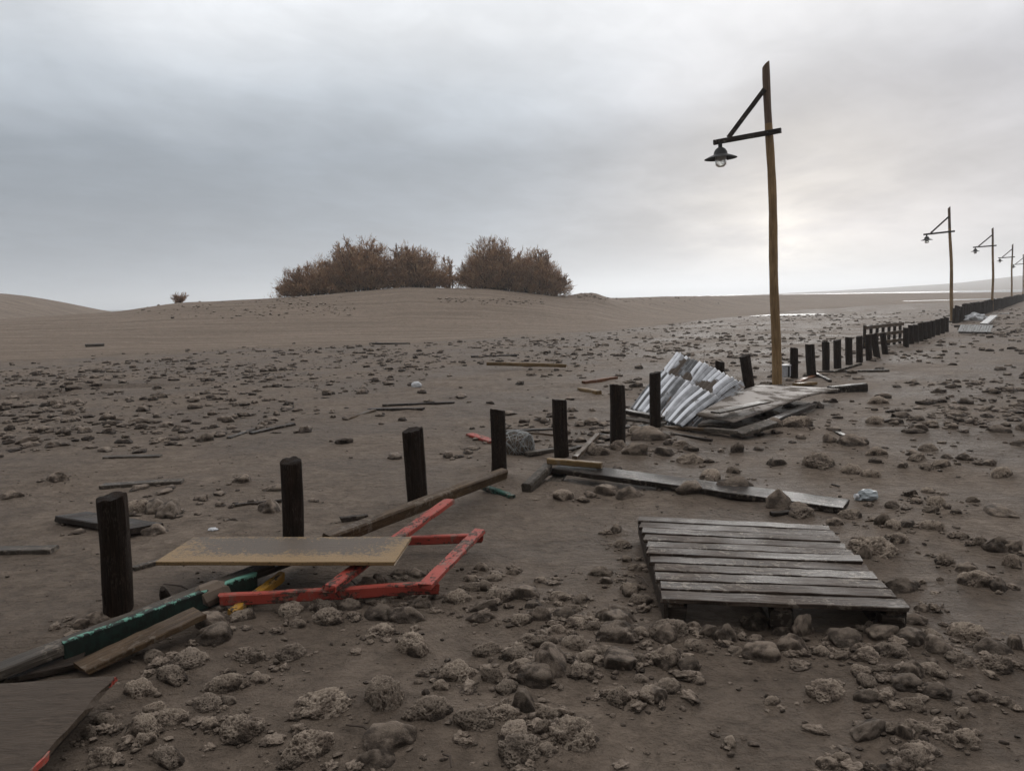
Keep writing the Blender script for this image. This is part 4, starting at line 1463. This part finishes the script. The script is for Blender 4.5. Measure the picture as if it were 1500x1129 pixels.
def lump_mesh(name, sx, sy, sz, seed, amp=0.35, fr=1.8, sub=3, flat=True):
    bm = bmesh.new()
    bmesh.ops.create_icosphere(bm, subdivisions=sub, radius=1)
    for v_ in bm.verts:
        q = v_.co.copy()
        k = 1 + amp * mnoise.noise(q * fr + Vector((seed, seed * 2, 1))) + amp * 0.5 * mnoise.noise(q * fr * 2.7 + Vector((seed, 5, 1)))
        v_.co = Vector((q.x * sx * k, q.y * sy * k, max(q.z * k, -0.3 if flat else -9) * sz))
    me = bpy.data.meshes.new(name)
    bm.to_mesh(me)
    bm.free()
    return me


def lump(name, label, cat, px, py, sx, sy, sz, mat, seed, **kw):
    g = PT(px, py)
    o = link(name, lump_mesh(name, sx, sy, sz, seed, **kw), mat)
    o.location = (g.x, g.y, g.z + sz * 0.2)
    return tag(o, label, cat)


cr = empty('crushed_bottle', P(1270, 731, 0.0))
tag(cr, 'crushed blue-grey plastic bottle on sand at the end of the long dark board', 'bottle')
me = lump_mesh('body', 0.085, 0.05, 0.055, 4.4, 0.45, 2.2, 3)
o = link('body', me, 'litter_blue', cr)
o.location = (0.0, 0, 0.02)
V_, F_ = tube([(-0.08, -0.02, 0.03), (-0.105, -0.025, 0.035)], [0.02, 0.018], 10)
link('bottle_cap', mesh('bottle_cap', V_, F_), 'litter_white', cr)
lump('litter', 'small whitish carton on the far flat above the third post', 'litter', 610, 566, 0.10, 0.08, 0.08, 'litter_white', 2.2, amp=0.15)
lump('litter', 'tiny white scrap on sand above the second post', 'litter', 509, 647, 0.05, 0.04, 0.03, 'litter_white', 3.2)
lump('litter', 'white shell-like scrap at the left flat above the tan board', 'litter', 312, 776, 0.035, 0.025, 0.014, 'litter_white', 5.2)
# pale box beside the lamp post
g = P(1147, 556, 0)
bx = empty('junction_box', (g.x + 0.04, g.y, 0.03), 0.5)
tag(bx, 'pale grey box standing at the foot of the nearest lamp post', 'box')
for nm, sx, sy, sz, zz2, mt in (('body', 0.16, 0.12, 0.20, 0.12, 'boxgrey'), ('lid', 0.17, 0.13, 0.03, 0.235, 'litter_white')):
    me = plank_mesh(sx, sy, sz, 77, wob=0.001, seg=2, rag=0.001)
    o = link(nm, me, mt, bx)
    o.location = (0, 0, zz2)
me = plank_mesh(0.03, 0.02, 0.2, 78, wob=0.001, seg=2, rag=0.001)
o = link('rib', me, 'iron', bx)
o.location = (0.02, -0.065, 0.12)

# upright slatted crate among the farther posts
c0 = P(1266, 511, 0)
c1 = P(1321, 503, 0)
cr = empty('slatted_crate', (c0 + c1) / 2, math.atan2((c1 - c0).y, (c1 - c0).x))
tag(cr, 'brown slatted pallet standing upright behind the leaning posts', 'pallet')
Lc = (c1 - c0).length
dep = (c0.y + c1.y) / 2
Hc = 33 / FPX * dep
for k in range(7):
    me = plank_mesh(Hc, 0.085, 0.02, 400 + k, seg=4)
    o = link('slat', me, 'dark', cr)
    o.matrix_basis = Matrix.Translation((-Lc / 2 + 0.08 + k * (Lc - 0.16) / 6, 0.03, Hc / 2)) @ Matrix.Rotation(math.pi / 2, 4, 'Y')
for z_ in (0.12, Hc * 0.55, Hc - 0.06):
    me = plank_mesh(Lc, 0.06, 0.10, 420 + int(z_ * 10), seg=6)
    o = link('rail', me, 'brown', cr)
    o.location = (0, -0.02, z_)
# white slatted rack in front of the second lamp post
c0, c1 = P(1404, 489, 0), P(1453, 490, 0)
wr = empty('white_rack', (c0 + c1) / 2, math.atan2((c1 - c0).y, (c1 - c0).x))
tag(wr, 'white slatted rack lying tilted in front of the second lamp post', 'rack')
Lc = (c1 - c0).length
for k in range(12):
    me = plank_mesh(0.30, 0.075, 0.03, 440 + k, seg=3)
    o = link('slat', me, 'white', wr)
    o.matrix_basis = Matrix.Translation((-Lc / 2 + 0.06 + k * (Lc - 0.12) / 11, 0, 0.20)) @ Matrix.Rotation(math.radians(48), 4, 'X') @ Matrix.Rotation(math.pi / 2, 4, 'Z')
for y_, z_ in ((0.12, 0.28), (-0.02, 0.07)):
    me = plank_mesh(Lc, 0.05, 0.05, 460 + int(z_ * 100), seg=5)
    o = link('rail', me, 'dark', wr)
    o.location = (0, y_ + 0.05, z_ - 0.02)
plank('plank', 'dark plank lying behind the white slatted rack', 'plank', (1399, 476), (1432, 475.5), 0.25, 0.12, 'dark')
lump('litter_bag', 'white torn bag against the palisade right of the second lamp post', 'bag', 1427, 470, 0.45, 0.3, 0.32, 'litter_white', 6.1, amp=0.5)
lump('litter_bag', 'small white scrap beside the torn bag by the palisade', 'bag', 1437, 467, 0.3, 0.25, 0.2, 'litter_white', 7.1, amp=0.5)
plank('plank', 'pale plank slanting away from the torn white bag', 'plank', (1441, 473.5), (1456, 461.5), 0.30, 0.06, 'white', za=0.1, zb=0.3)
plank('plank', 'pale flat plank at the foot of the third lamp post', 'plank', (1455, 459), (1478, 458.5), 0.3, 0.06, 'white')
# twigs in the foreground
for k, (a, b, lb) in enumerate([((507, 1061), (551, 1078), 'thin dark twig on sand between the foreground stones, left of centre'), ((649, 1104), (661, 1123), 'short pale twig on sand near the bottom edge'),
                                ((510, 845), (535, 882), 'thin twig leaning at the front red rail'), ((240, 855), (285, 868), 'crooked thin twig behind the green plank'),
                                ((1150, 745), (1180, 741), 'thin root lying along the long dark board'), ((930, 842), (950, 858), 'thin pale twig left of the pallet')]):
    p0, p1 = P(a[0], a[1], 0.03), P(b[0], b[1], 0.025)
    mid = (p0 + p1) / 2 + Vector((0.01, 0.006, 0.012))
    V_, F_ = tube([p0, mid, p1], [0.004, 0.0055, 0.003], 6)
    tag(link('twig', mesh('twig', V_, F_), 'twig'), lb, 'twig')

# ------------------------------------------------------------------ tamarisk bushes on the dune


def bush(label, px0, px1, pbase, ptop, depth, seed, nst=46, shear=0.0):
    r = random.Random(seed)
    base = PT((px0 + px1) / 2, pbase)
    base = Vector((PD((px0 + px1) / 2, pbase, depth).x, depth, 0))
    base.z = hz(base.x, base.y) - 0.55
    R = (px1 - px0) / 2 / FPX * depth
    Hh = PD((px0 + px1) / 2, ptop, depth).z - base.z
    root = empty('tamarisk_bush', base)
    tag(root, label, 'bush', 'tamarisk bushes on the dune')
    SV, SF = [], []
    LV, LT, TI = [], [], []

    def leaf(p, d, ln, wdt, tint):
        s = d.cross(Vector((r.gauss(0, 1), r.gauss(0, 1), r.gauss(0, 1)))).normalized() * wdt
        i = len(LV)
        LV.extend((p - s, p + s, p + d * ln + s * 0.4, p + d * ln - s * 0.4))
        LT.append((i, i + 1, i + 2, i + 3))
        TI.extend((tint,) * 4)

    def ground_at(x, y):
        return ground_z(base.x + x, base.y + y) - base.z
    for k in range(nst):
        az = r.uniform(0, 2 * math.pi)
        sp = math.sqrt(r.random())
        ca, sa = math.cos(az), math.sin(az)
        ex_, ey_ = ca * sp * R * 0.86, sa * sp * R * 0.55
        top = Hh * math.sqrt(max(0.04, 1 - (sp * 0.93) ** 2)) * r.uniform(0.35, 0.95) ** 0.6 * (1 + shear * ex_ / R)
        s0 = Vector((ex_ * 0.62 + r.gauss(0, 0.15), ey_ * 0.5, 0))
        s0.z = ground_at(s0.x, s0.y) - 0.05
        e0 = Vector((ex_, ey_, max(top, 0.45)))
        e0.z += min(0, ground_at(ex_, ey_))
        mid = s0.lerp(e0, 0.5) + Vector((-ex_ * 0.10, 0, 0.10 * top))
        pts = []
        for s in range(7):
            t_ = s / 6
            pts.append(s0 * (1 - t_) ** 2 + mid * 2 * t_ * (1 - t_) + e0 * t_ * t_)
        v1, f1 = tube(pts, [0.045 * (1 - 0.85 * s / 6) + 0.006 for s in range(7)], 5, False)
        b0 = len(SV)
        SV.extend(v1)
        SF.extend(tuple(q + b0 for q in f) for f in f1)
        ntw = 24
        tone = r.uniform(0, 0.5)
        for q in range(ntw):
            t_ = 0.0 + 1.0 * (q + r.random()) / ntw
            fi = min(int(t_ * 6), 5)
            p = pts[fi].lerp(pts[fi + 1], t_ * 6 - fi)
            dr = (pts[fi + 1] - pts[fi]).normalized()
            d = (dr * 0.7 + Vector((r.gauss(0, 0.55), r.gauss(0, 0.55), r.uniform(0.0, 0.75)))).normalized()
            ln = r.uniform(0.35, 0.75) * (1.15 - 0.4 * t_)
            tp = p + d * ln
            v1, f1 = tube([p, (p + tp) / 2 + Vector((0, 0, 0.02)), tp], [0.011, 0.008, 0.004], 3, False)
            b0 = len(SV)
            SV.extend(v1)
            SF.extend(tuple(qq + b0 for qq in f) for f in f1)
            inner = 1 - min(1.0, (p.x / R) ** 2 + (p.z / Hh) ** 2)
            for w_ in range(9):
                s = r.random()
                pp = p.lerp(tp, 0.15 + 0.85 * s)
                dd = (d + Vector((r.gauss(0, 0.6), r.gauss(0, 0.6), r.gauss(0.15, 0.5)))).normalized()
                leaf(pp, dd, r.uniform(0.12, 0.30), r.uniform(0.016, 0.034), min(1, max(0, tone + r.uniform(0.0, 0.45))))
    # sprays filling the rounded crown down to the sand, thickest at its skin
    ncl = int(nst * 14) if nst > 10 else 0
    for k in range(ncl):
        az = r.uniform(0, 2 * math.pi)
        el = math.asin(r.random())
        rad = r.uniform(0.55, 0.97) if r.random() < 0.8 else r.uniform(0.2, 0.6)
        wob_ = 1 + 0.16 * mnoise.noise(Vector((math.cos(az) * 2 * math.cos(el), math.sin(az) * 2 * math.cos(el), math.sin(el) * 2 + seed))) * 2
        d = Vector((math.cos(az) * math.cos(el), math.sin(az) * math.cos(el), math.sin(el)))
        c = Vector((d.x * R * 0.93, d.y * R * 0.6, d.z * Hh * 0.90 * (1 + shear * d.x))) * rad * wob_
        c.z = max(c.z, 0.0) + max(0.1, ground_at(c.x, c.y) + 0.1) * (1 - d.z)
        out = Vector((d.x, d.y, d.z + 0.75)).normalized()
        tone = min(0.8, max(0.0, r.gauss(0.38, 0.2)))
        for w_ in range(22):
            dd = (out + Vector((r.gauss(0, 0.5), r.gauss(0, 0.5), r.gauss(0, 0.4)))).normalized()
            leaf(c + Vector((r.gauss(0, 0.16), r.gauss(0, 0.16), r.gauss(0, 0.15))), dd, r.uniform(0.12, 0.34), r.uniform(0.010, 0.022), min(1, max(0, tone + r.uniform(-0.1, 0.25))))
    me = mesh('stems', SV, SF)
    link('stems', me, 'twig', root)
    me = mesh_np('crown', np.array([tuple(v_) for v_ in LV]), np.array(LT), False, {'tint': np.array(TI)})
    o = link('crown', me, 'leaf', root)
    o['kind'] = 'stuff'
    return root


bush('low brown bush at the left end of the dune thicket', 398, 520, 434, 380, 62.0, 1, 44, 0.25)
bush('tallest reddish brown bush left in the dune thicket', 455, 600, 430, 343, 62.5, 2, 74, 0.05)
bush('brown bush right of the tallest one, left of the gap', 555, 662, 424, 356, 62.0, 3, 56, -0.2)
bush('big round bush right of the gap in the dune thicket', 662, 790, 424, 346, 62.0, 4, 70)
bush('grey-tipped bush at the right end of the dune thicket', 735, 838, 432, 362, 61.5, 5, 56, -0.15)
bush('thin small bush seen in the gap between both halves of the thicket', 635, 685, 424, 372, 64.0, 6, 10)
bush('tiny lone bush on the far ridge left of the thicket', 260, 268, 443, 440, 60, 7, 3)

# ------------------------------------------------------------------ stones


def ico(sub):
    bm = bmesh.new()
    bmesh.ops.create_icosphere(bm, subdivisions=sub, radius=1)
    v_ = np.array([tuple(q.co) for q in bm.verts])
    f_ = np.array([[x.index for x in q.verts] for q in bm.faces])
    bm.free()
    return v_, f_


I6, I5, I3, I2, I1 = ico(6), ico(5), ico(4), ico(2), ico(1)


def rock_mesh(kind, seed, icos):
    """x, y in about -1..1, z from about -0.35 to 1"""
    rr = random.Random(seed * 13 + 5)
    vs, fs = icos
    out = np.zeros_like(vs)
    crust = np.zeros(len(vs))
    o = Vector((seed * 3.7, seed * 1.3, seed * 2.1))
    planes = []
    for _ in range(7 if kind != 'a' else 9):
        n_ = Vector((rr.gauss(0, 1), rr.gauss(0, 1), rr.gauss(0.2, 0.8))).normalized()
        planes.append((n_, rr.uniform(0.55, 0.85)))
    lobes = [(Vector((rr.gauss(0, 1), rr.gauss(0, 1), rr.gauss(0.3, 0.6))).normalized(), rr.uniform(0.15, 0.4)) for _ in range(4)]
    for i, q in enumerate(vs):
        d = Vector(q)
        k = 1 + 0.30 * mnoise.noise(d * 1.1 + o) + 0.16 * mnoise.noise(d * 2.4 + o)
        for (n_, amt) in lobes:
            k += amt * max(0.0, d.dot(n_)) ** 6 * (0.9 if kind == 'r' else 0.5)
        p = d * k
        if True:
            lim = {'a': 0.0, 's': 0.10, 'r': 0.14}[kind]
            for (n_, dist) in planes:
                e = p.dot(n_) - dist - lim
                if e > 0:
                    p -= n_ * e * {'a': 0.95, 's': 0.8, 'r': 0.6}[kind]
        c = 0.5 + 0.6 * mnoise.noise(p * 4 + o)
        if kind == 'r':
            wq = p * 3.9 + o + Vector((mnoise.noise(p * 3.4 + o), mnoise.noise(p * 3.4 - o), mnoise.noise(p * 3.4 + o * 2))) * 1.25
            dv = mnoise.voronoi(wq)[0]
            rdg = 1 - min(1.0, (dv[1] - dv[0]) * 2.3)
            f1 = mnoise.noise(p * 6 + o)
            f2 = mnoise.noise(p * 13 + o)
            f3 = mnoise.noise(p * 27 + o)
            msk = min(1, max(0, 0.22 + 1.3 * mnoise.noise(p * 1.2 + o * 1.7) + 0.95 * d.z))  # crust patches, weighted upward so tops are painted lit and fronts shaded
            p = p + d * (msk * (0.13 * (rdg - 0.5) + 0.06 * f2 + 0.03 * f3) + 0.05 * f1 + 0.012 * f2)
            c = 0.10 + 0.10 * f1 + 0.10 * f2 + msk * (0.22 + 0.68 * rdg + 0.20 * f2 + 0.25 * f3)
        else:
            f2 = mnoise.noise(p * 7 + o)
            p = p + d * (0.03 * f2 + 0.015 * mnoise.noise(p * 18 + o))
            c = 0.20 + 0.22 * f2 + 0.55 * min(1, max(0, 0.9 * d.z - 0.15 + 0.9 * mnoise.noise(p * 2.0 + o)))  # sandy mottling plus light from above painted onto the tops
        out[i] = tuple(p)
        crust[i] = min(1, max(0, c))
    ext = np.abs(out[:, :2]).max()
    out /= ext
    zmax = out[:, 2].max()
    out[:, 2] = np.where(out[:, 2] > 0, out[:, 2] / zmax, out[:, 2] * 0.45 / zmax)
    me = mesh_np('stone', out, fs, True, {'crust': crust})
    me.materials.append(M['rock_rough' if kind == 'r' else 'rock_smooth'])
    return me


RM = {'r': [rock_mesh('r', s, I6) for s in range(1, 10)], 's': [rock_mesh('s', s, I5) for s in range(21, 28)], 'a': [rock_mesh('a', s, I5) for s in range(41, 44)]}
rrn = random.Random(77)
cnt = {'r': 0, 's': 0, 'a': 0}
REG = {'fore': 'stones strewn over the foreground sand', 'pallet': 'stones round the pallet', 'left': 'stones by the green plank', 'mid': 'stones about the long dark board', 'right': 'stones on the sand right of the posts'}
MARKS = [('the pyramid-shaped stone', 812, 1000), ('the large domed pitted stone', 628, 1060), ('the big knobbly boulder', 848, 1095), ('the wide jagged stone', 466, 1045), ("the red frame's near corner", 622, 862),
         ("the red frame's front rail", 480, 870), ("the pallet's front left corner", 973, 895), ("the pallet's middle block", 1140, 905), ("the pallet's front right corner", 1333, 895), ("the pallet's far right corner", 1212, 768),
         ("the pallet's far left corner", 934, 754), ("the corner panel's tip", 167, 990), ("the green plank's left end", 90, 950), ('the yellow batten end', 337, 897), ('the leftmost post', 174, 902), ('the crushed bottle', 1270, 730),
         ('the middle of the long dark board', 1020, 708), ('the bright zinc sheet', 975, 622), ("the shining panel's right tip", 1230, 572), ('the oval reddish lone stone', 1220, 1030), ('the tiny pale lone stone', 1136, 1032),
         ('the dark round boulder', 1468, 812), ('the loaf-shaped stone', 904, 955), ("the big pale stone by the pallet's corner", 1296, 820), ('the large pale stone on open sand', 1210, 690), ('the nearest lamp post', 1137, 562),
         ('the second lamp post', 1394, 472), ('the netting bundle', 757, 660), ("the tan board's left end", 258, 806), ('the slim post', 732, 706), ('the post behind the tan board', 430, 806), ('the long yellowish batten', 770, 532), ('the flat-faced triangular stone', 904, 990)]
ORDN = ['', 'second ', 'third ', 'fourth ', 'fifth ', 'sixth ', 'seventh ', 'eighth ', 'ninth ', 'tenth ', 'eleventh ', 'twelfth ', 'thirteenth ', 'fourteenth ']


def label_stones(lst):
    """say which stone by its look and its bearing from the nearest landmark, counting outwards"""
    groups_ = {}
    for o, px, py, wpx, kind in lst:
        nm, mx, my = min(MARKS, key=lambda q: (q[1] - px) ** 2 + 1.6 * (q[2] - py) ** 2)
        an = math.degrees(math.atan2(my - py, px - mx)) % 360
        side_ = ['right of', 'above and right of', 'above', 'above and left of', 'left of', 'below and left of', 'below', 'below and right of'][int((an + 22.5) // 45) % 8]
        look = ('small ' if wpx < 26 else 'large ' if wpx > 55 else '') + {'r': 'crusted', 's': 'smooth', 'a': 'angular'}[kind]
        groups_.setdefault((nm, side_, look), []).append((math.hypot(px - mx, py - my), o))
    for (nm, side_, look), li in groups_.items():
        li.sort(key=lambda q: q[0])
        for k, (_, o) in enumerate(li):
            o['label'] = ('%s stone, %s %s %s' % (look, (ORDN[k] + 'nearest') if len(li) > 1 else 'lying', side_, nm)).replace('  ', ' ')


def project(p):
    d = Vector(p) - CAMP
    z = d.dot(fwd)
    return W0 / 2 + FPX * d.dot(rt) / z, H0 / 2 - FPX * d.dot(upv) / z


to_label = []
for r in ROCKS:
    lst = RM[r['k']]
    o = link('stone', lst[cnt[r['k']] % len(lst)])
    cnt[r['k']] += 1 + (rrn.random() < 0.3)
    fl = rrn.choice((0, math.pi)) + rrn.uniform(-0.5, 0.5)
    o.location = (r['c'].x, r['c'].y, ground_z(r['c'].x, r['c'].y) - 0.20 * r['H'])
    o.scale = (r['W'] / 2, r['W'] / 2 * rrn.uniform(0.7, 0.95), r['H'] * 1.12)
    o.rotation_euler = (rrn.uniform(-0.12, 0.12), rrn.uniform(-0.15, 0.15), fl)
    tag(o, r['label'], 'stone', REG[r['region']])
    if not r['label']:
        to_label.append((o, r['px'], r['py'], r['w'], r['k']))
for (xx, yy, s) in far_single:
    k = rrn.choice('rss')
    o = link('stone', rrn.choice(RM[k]))
    o.location = (xx, yy, ground_z(xx, yy) - 0.1 * s)
    o.scale = (s * 0.62, s * 0.62 * rrn.uniform(0.7, 1), s * rrn.uniform(0.3, 0.6))
    o.rotation_euler = (0, 0, rrn.uniform(0, 6.28))
    tag(o, None, 'stone', 'dark clods on the flat')
    qx, qy = project((xx, yy, 0))
    to_label.append((o, qx, qy, s * 1.2 * FPX / yy, k))
label_stones(to_label)


def scatter_mesh(items, icos, nvar, mat, name, seed, flat=0.7):
    """many small irregular stones joined into one mesh"""
    rs = np.random.default_rng(seed)
    vs, fs = icos
    var = []
    for k in range(nvar):
        o_ = Vector((k * 2.3 + seed, k * 1.1, 4))
        kk = np.array([1 + 0.55 * mnoise.noise(Vector(q) * 1.3 + o_) + 0.4 * mnoise.noise(Vector(q) * 3.1 + o_) for q in vs])
        var.append(vs * kk[:, None])
    VV, FF, CC = [], [], []
    n_ = 0
    for (x, y, z, s) in items:
        b_ = var[rs.integers(nvar)]
        a_ = rs.uniform(0, 6.28)
        c_, s_ = math.cos(a_), math.sin(a_)
        sx, sy, sz = s * rs.uniform(0.8, 1.3), s * rs.uniform(0.6, 1.0), s * rs.uniform(0.4, 0.8) * flat
        p = b_ * np.array([sx, sy, sz])
        q = np.stack([p[:, 0] * c_ - p[:, 1] * s_ + x, p[:, 0] * s_ + p[:, 1] * c_ + y, p[:, 2] + z + sz * 0.25], 1)
        VV.append(q)
        FF.append(fs + n_)
        CC.append(np.clip(rs.uniform(0.0, 0.3) + 0.45 * np.clip(b_[:, 2], -0.2, 1) + rs.normal(0, 0.10, len(vs)), 0, 1))  # random tone; tops paler, sides darker, as overhead light painted into the colour
        n_ += len(vs)
    me = mesh_np(name, np.concatenate(VV), np.concatenate(FF), True, {'crust': np.concatenate(CC)})
    me.set_sharp_from_angle(angle=math.radians(50))
    return link(name, me, mat)


items = [(x, y, ground_z(x, y) - 0.02 * s, s * 0.5) for (x, y, s) in far_rest]
o = scatter_mesh(items, I2, 14, 'clod', 'scattered_stones', 5, 0.86)
tag(o, 'countless small dark clods strewn over the flat beyond the posts', 'stones', kind='stuff')
# broken bits of crust heaped about the larger stones
frs = random.Random(18)
fit = []
for r in ROCKS:
    if r['region'] in ('fore', 'pallet', 'left'):
        n_ = frs.choice((1, 2, 3, 4, 5))
    else:
        n_ = frs.choice((0, 1, 2))
    for k in range(n_):
        a = frs.uniform(0, 6.28)
        d = r['W'] * frs.uniform(0.35, 0.95)
        x, y = r['c'].x + math.cos(a) * d * 1.3, r['c'].y + math.sin(a) * d * 0.8
        fit.append((x, y, ground_z(x, y) - 0.004, 0.012 + 0.030 * frs.random() ** 1.8))
o = scatter_mesh(fit, I3, 16, 'rock_smooth', 'crust_fragments', 23, 0.85)
tag(o, 'broken bits of sandy crust lying about the larger stones', 'fragments', kind='stuff')
# crumbs: small bits lying on the near sand, thicker round the stones
crs = random.Random(8)
cit = []
for r in ROCKS:
    for k in range(crs.randrange(3, 10)):
        a = crs.uniform(0, 6.28)
        d = r['W'] * crs.uniform(0.4, 1.3)
        x, y = r['c'].x + math.cos(a) * d, r['c'].y + math.sin(a) * d
        cit.append((x, y, ground_z(x, y), 0.004 + 0.018 * crs.random() ** 2.5))
for k in range(2600):
    y = 2.4 + 9 * crs.random() ** 1.4
    x = crs.uniform(-0.75, 0.75) * y
    if vnoise(x, y, 0.6, 3) < -0.15:
        continue
    cit.append((x, y, ground_z(x, y), 0.003 + 0.012 * crs.random() ** 3))
o = scatter_mesh(cit, I1, 10, 'rock_smooth', 'sand_crumbs', 9, 1.0)
tag(o, 'crumbs and grit lying on the sand between the stones', 'crumbs', kind='stuff')
# rubble bands on the dune face
dit = []
for (x0, x1, y0, y1, n_) in ((640, 800, 437, 446, 170), (375, 520, 436, 462, 220), (180, 420, 442, 466, 170), (840, 930, 430, 442, 90), (930, 1130, 436, 446, 90)):
    for k in range(n_):
        u_ = crs.random()
        g = PT(x0 + (x1 - x0) * u_, y0 + (y1 - y0) * min(1, max(0, 0.15 + 0.6 * u_ + crs.gauss(0, 0.3))))
        if g.y < 90:
            dit.append((g.x, g.y, hz(g.x, g.y), 0.03 + 0.11 * crs.random() ** 3))
o = scatter_mesh(dit, I1, 8, 'rock_smooth', 'dune_rubble', 15, 0.8)
tag(o, 'bands of small rubble on the pale dune face below the bushes', 'rubble', kind='stuff')
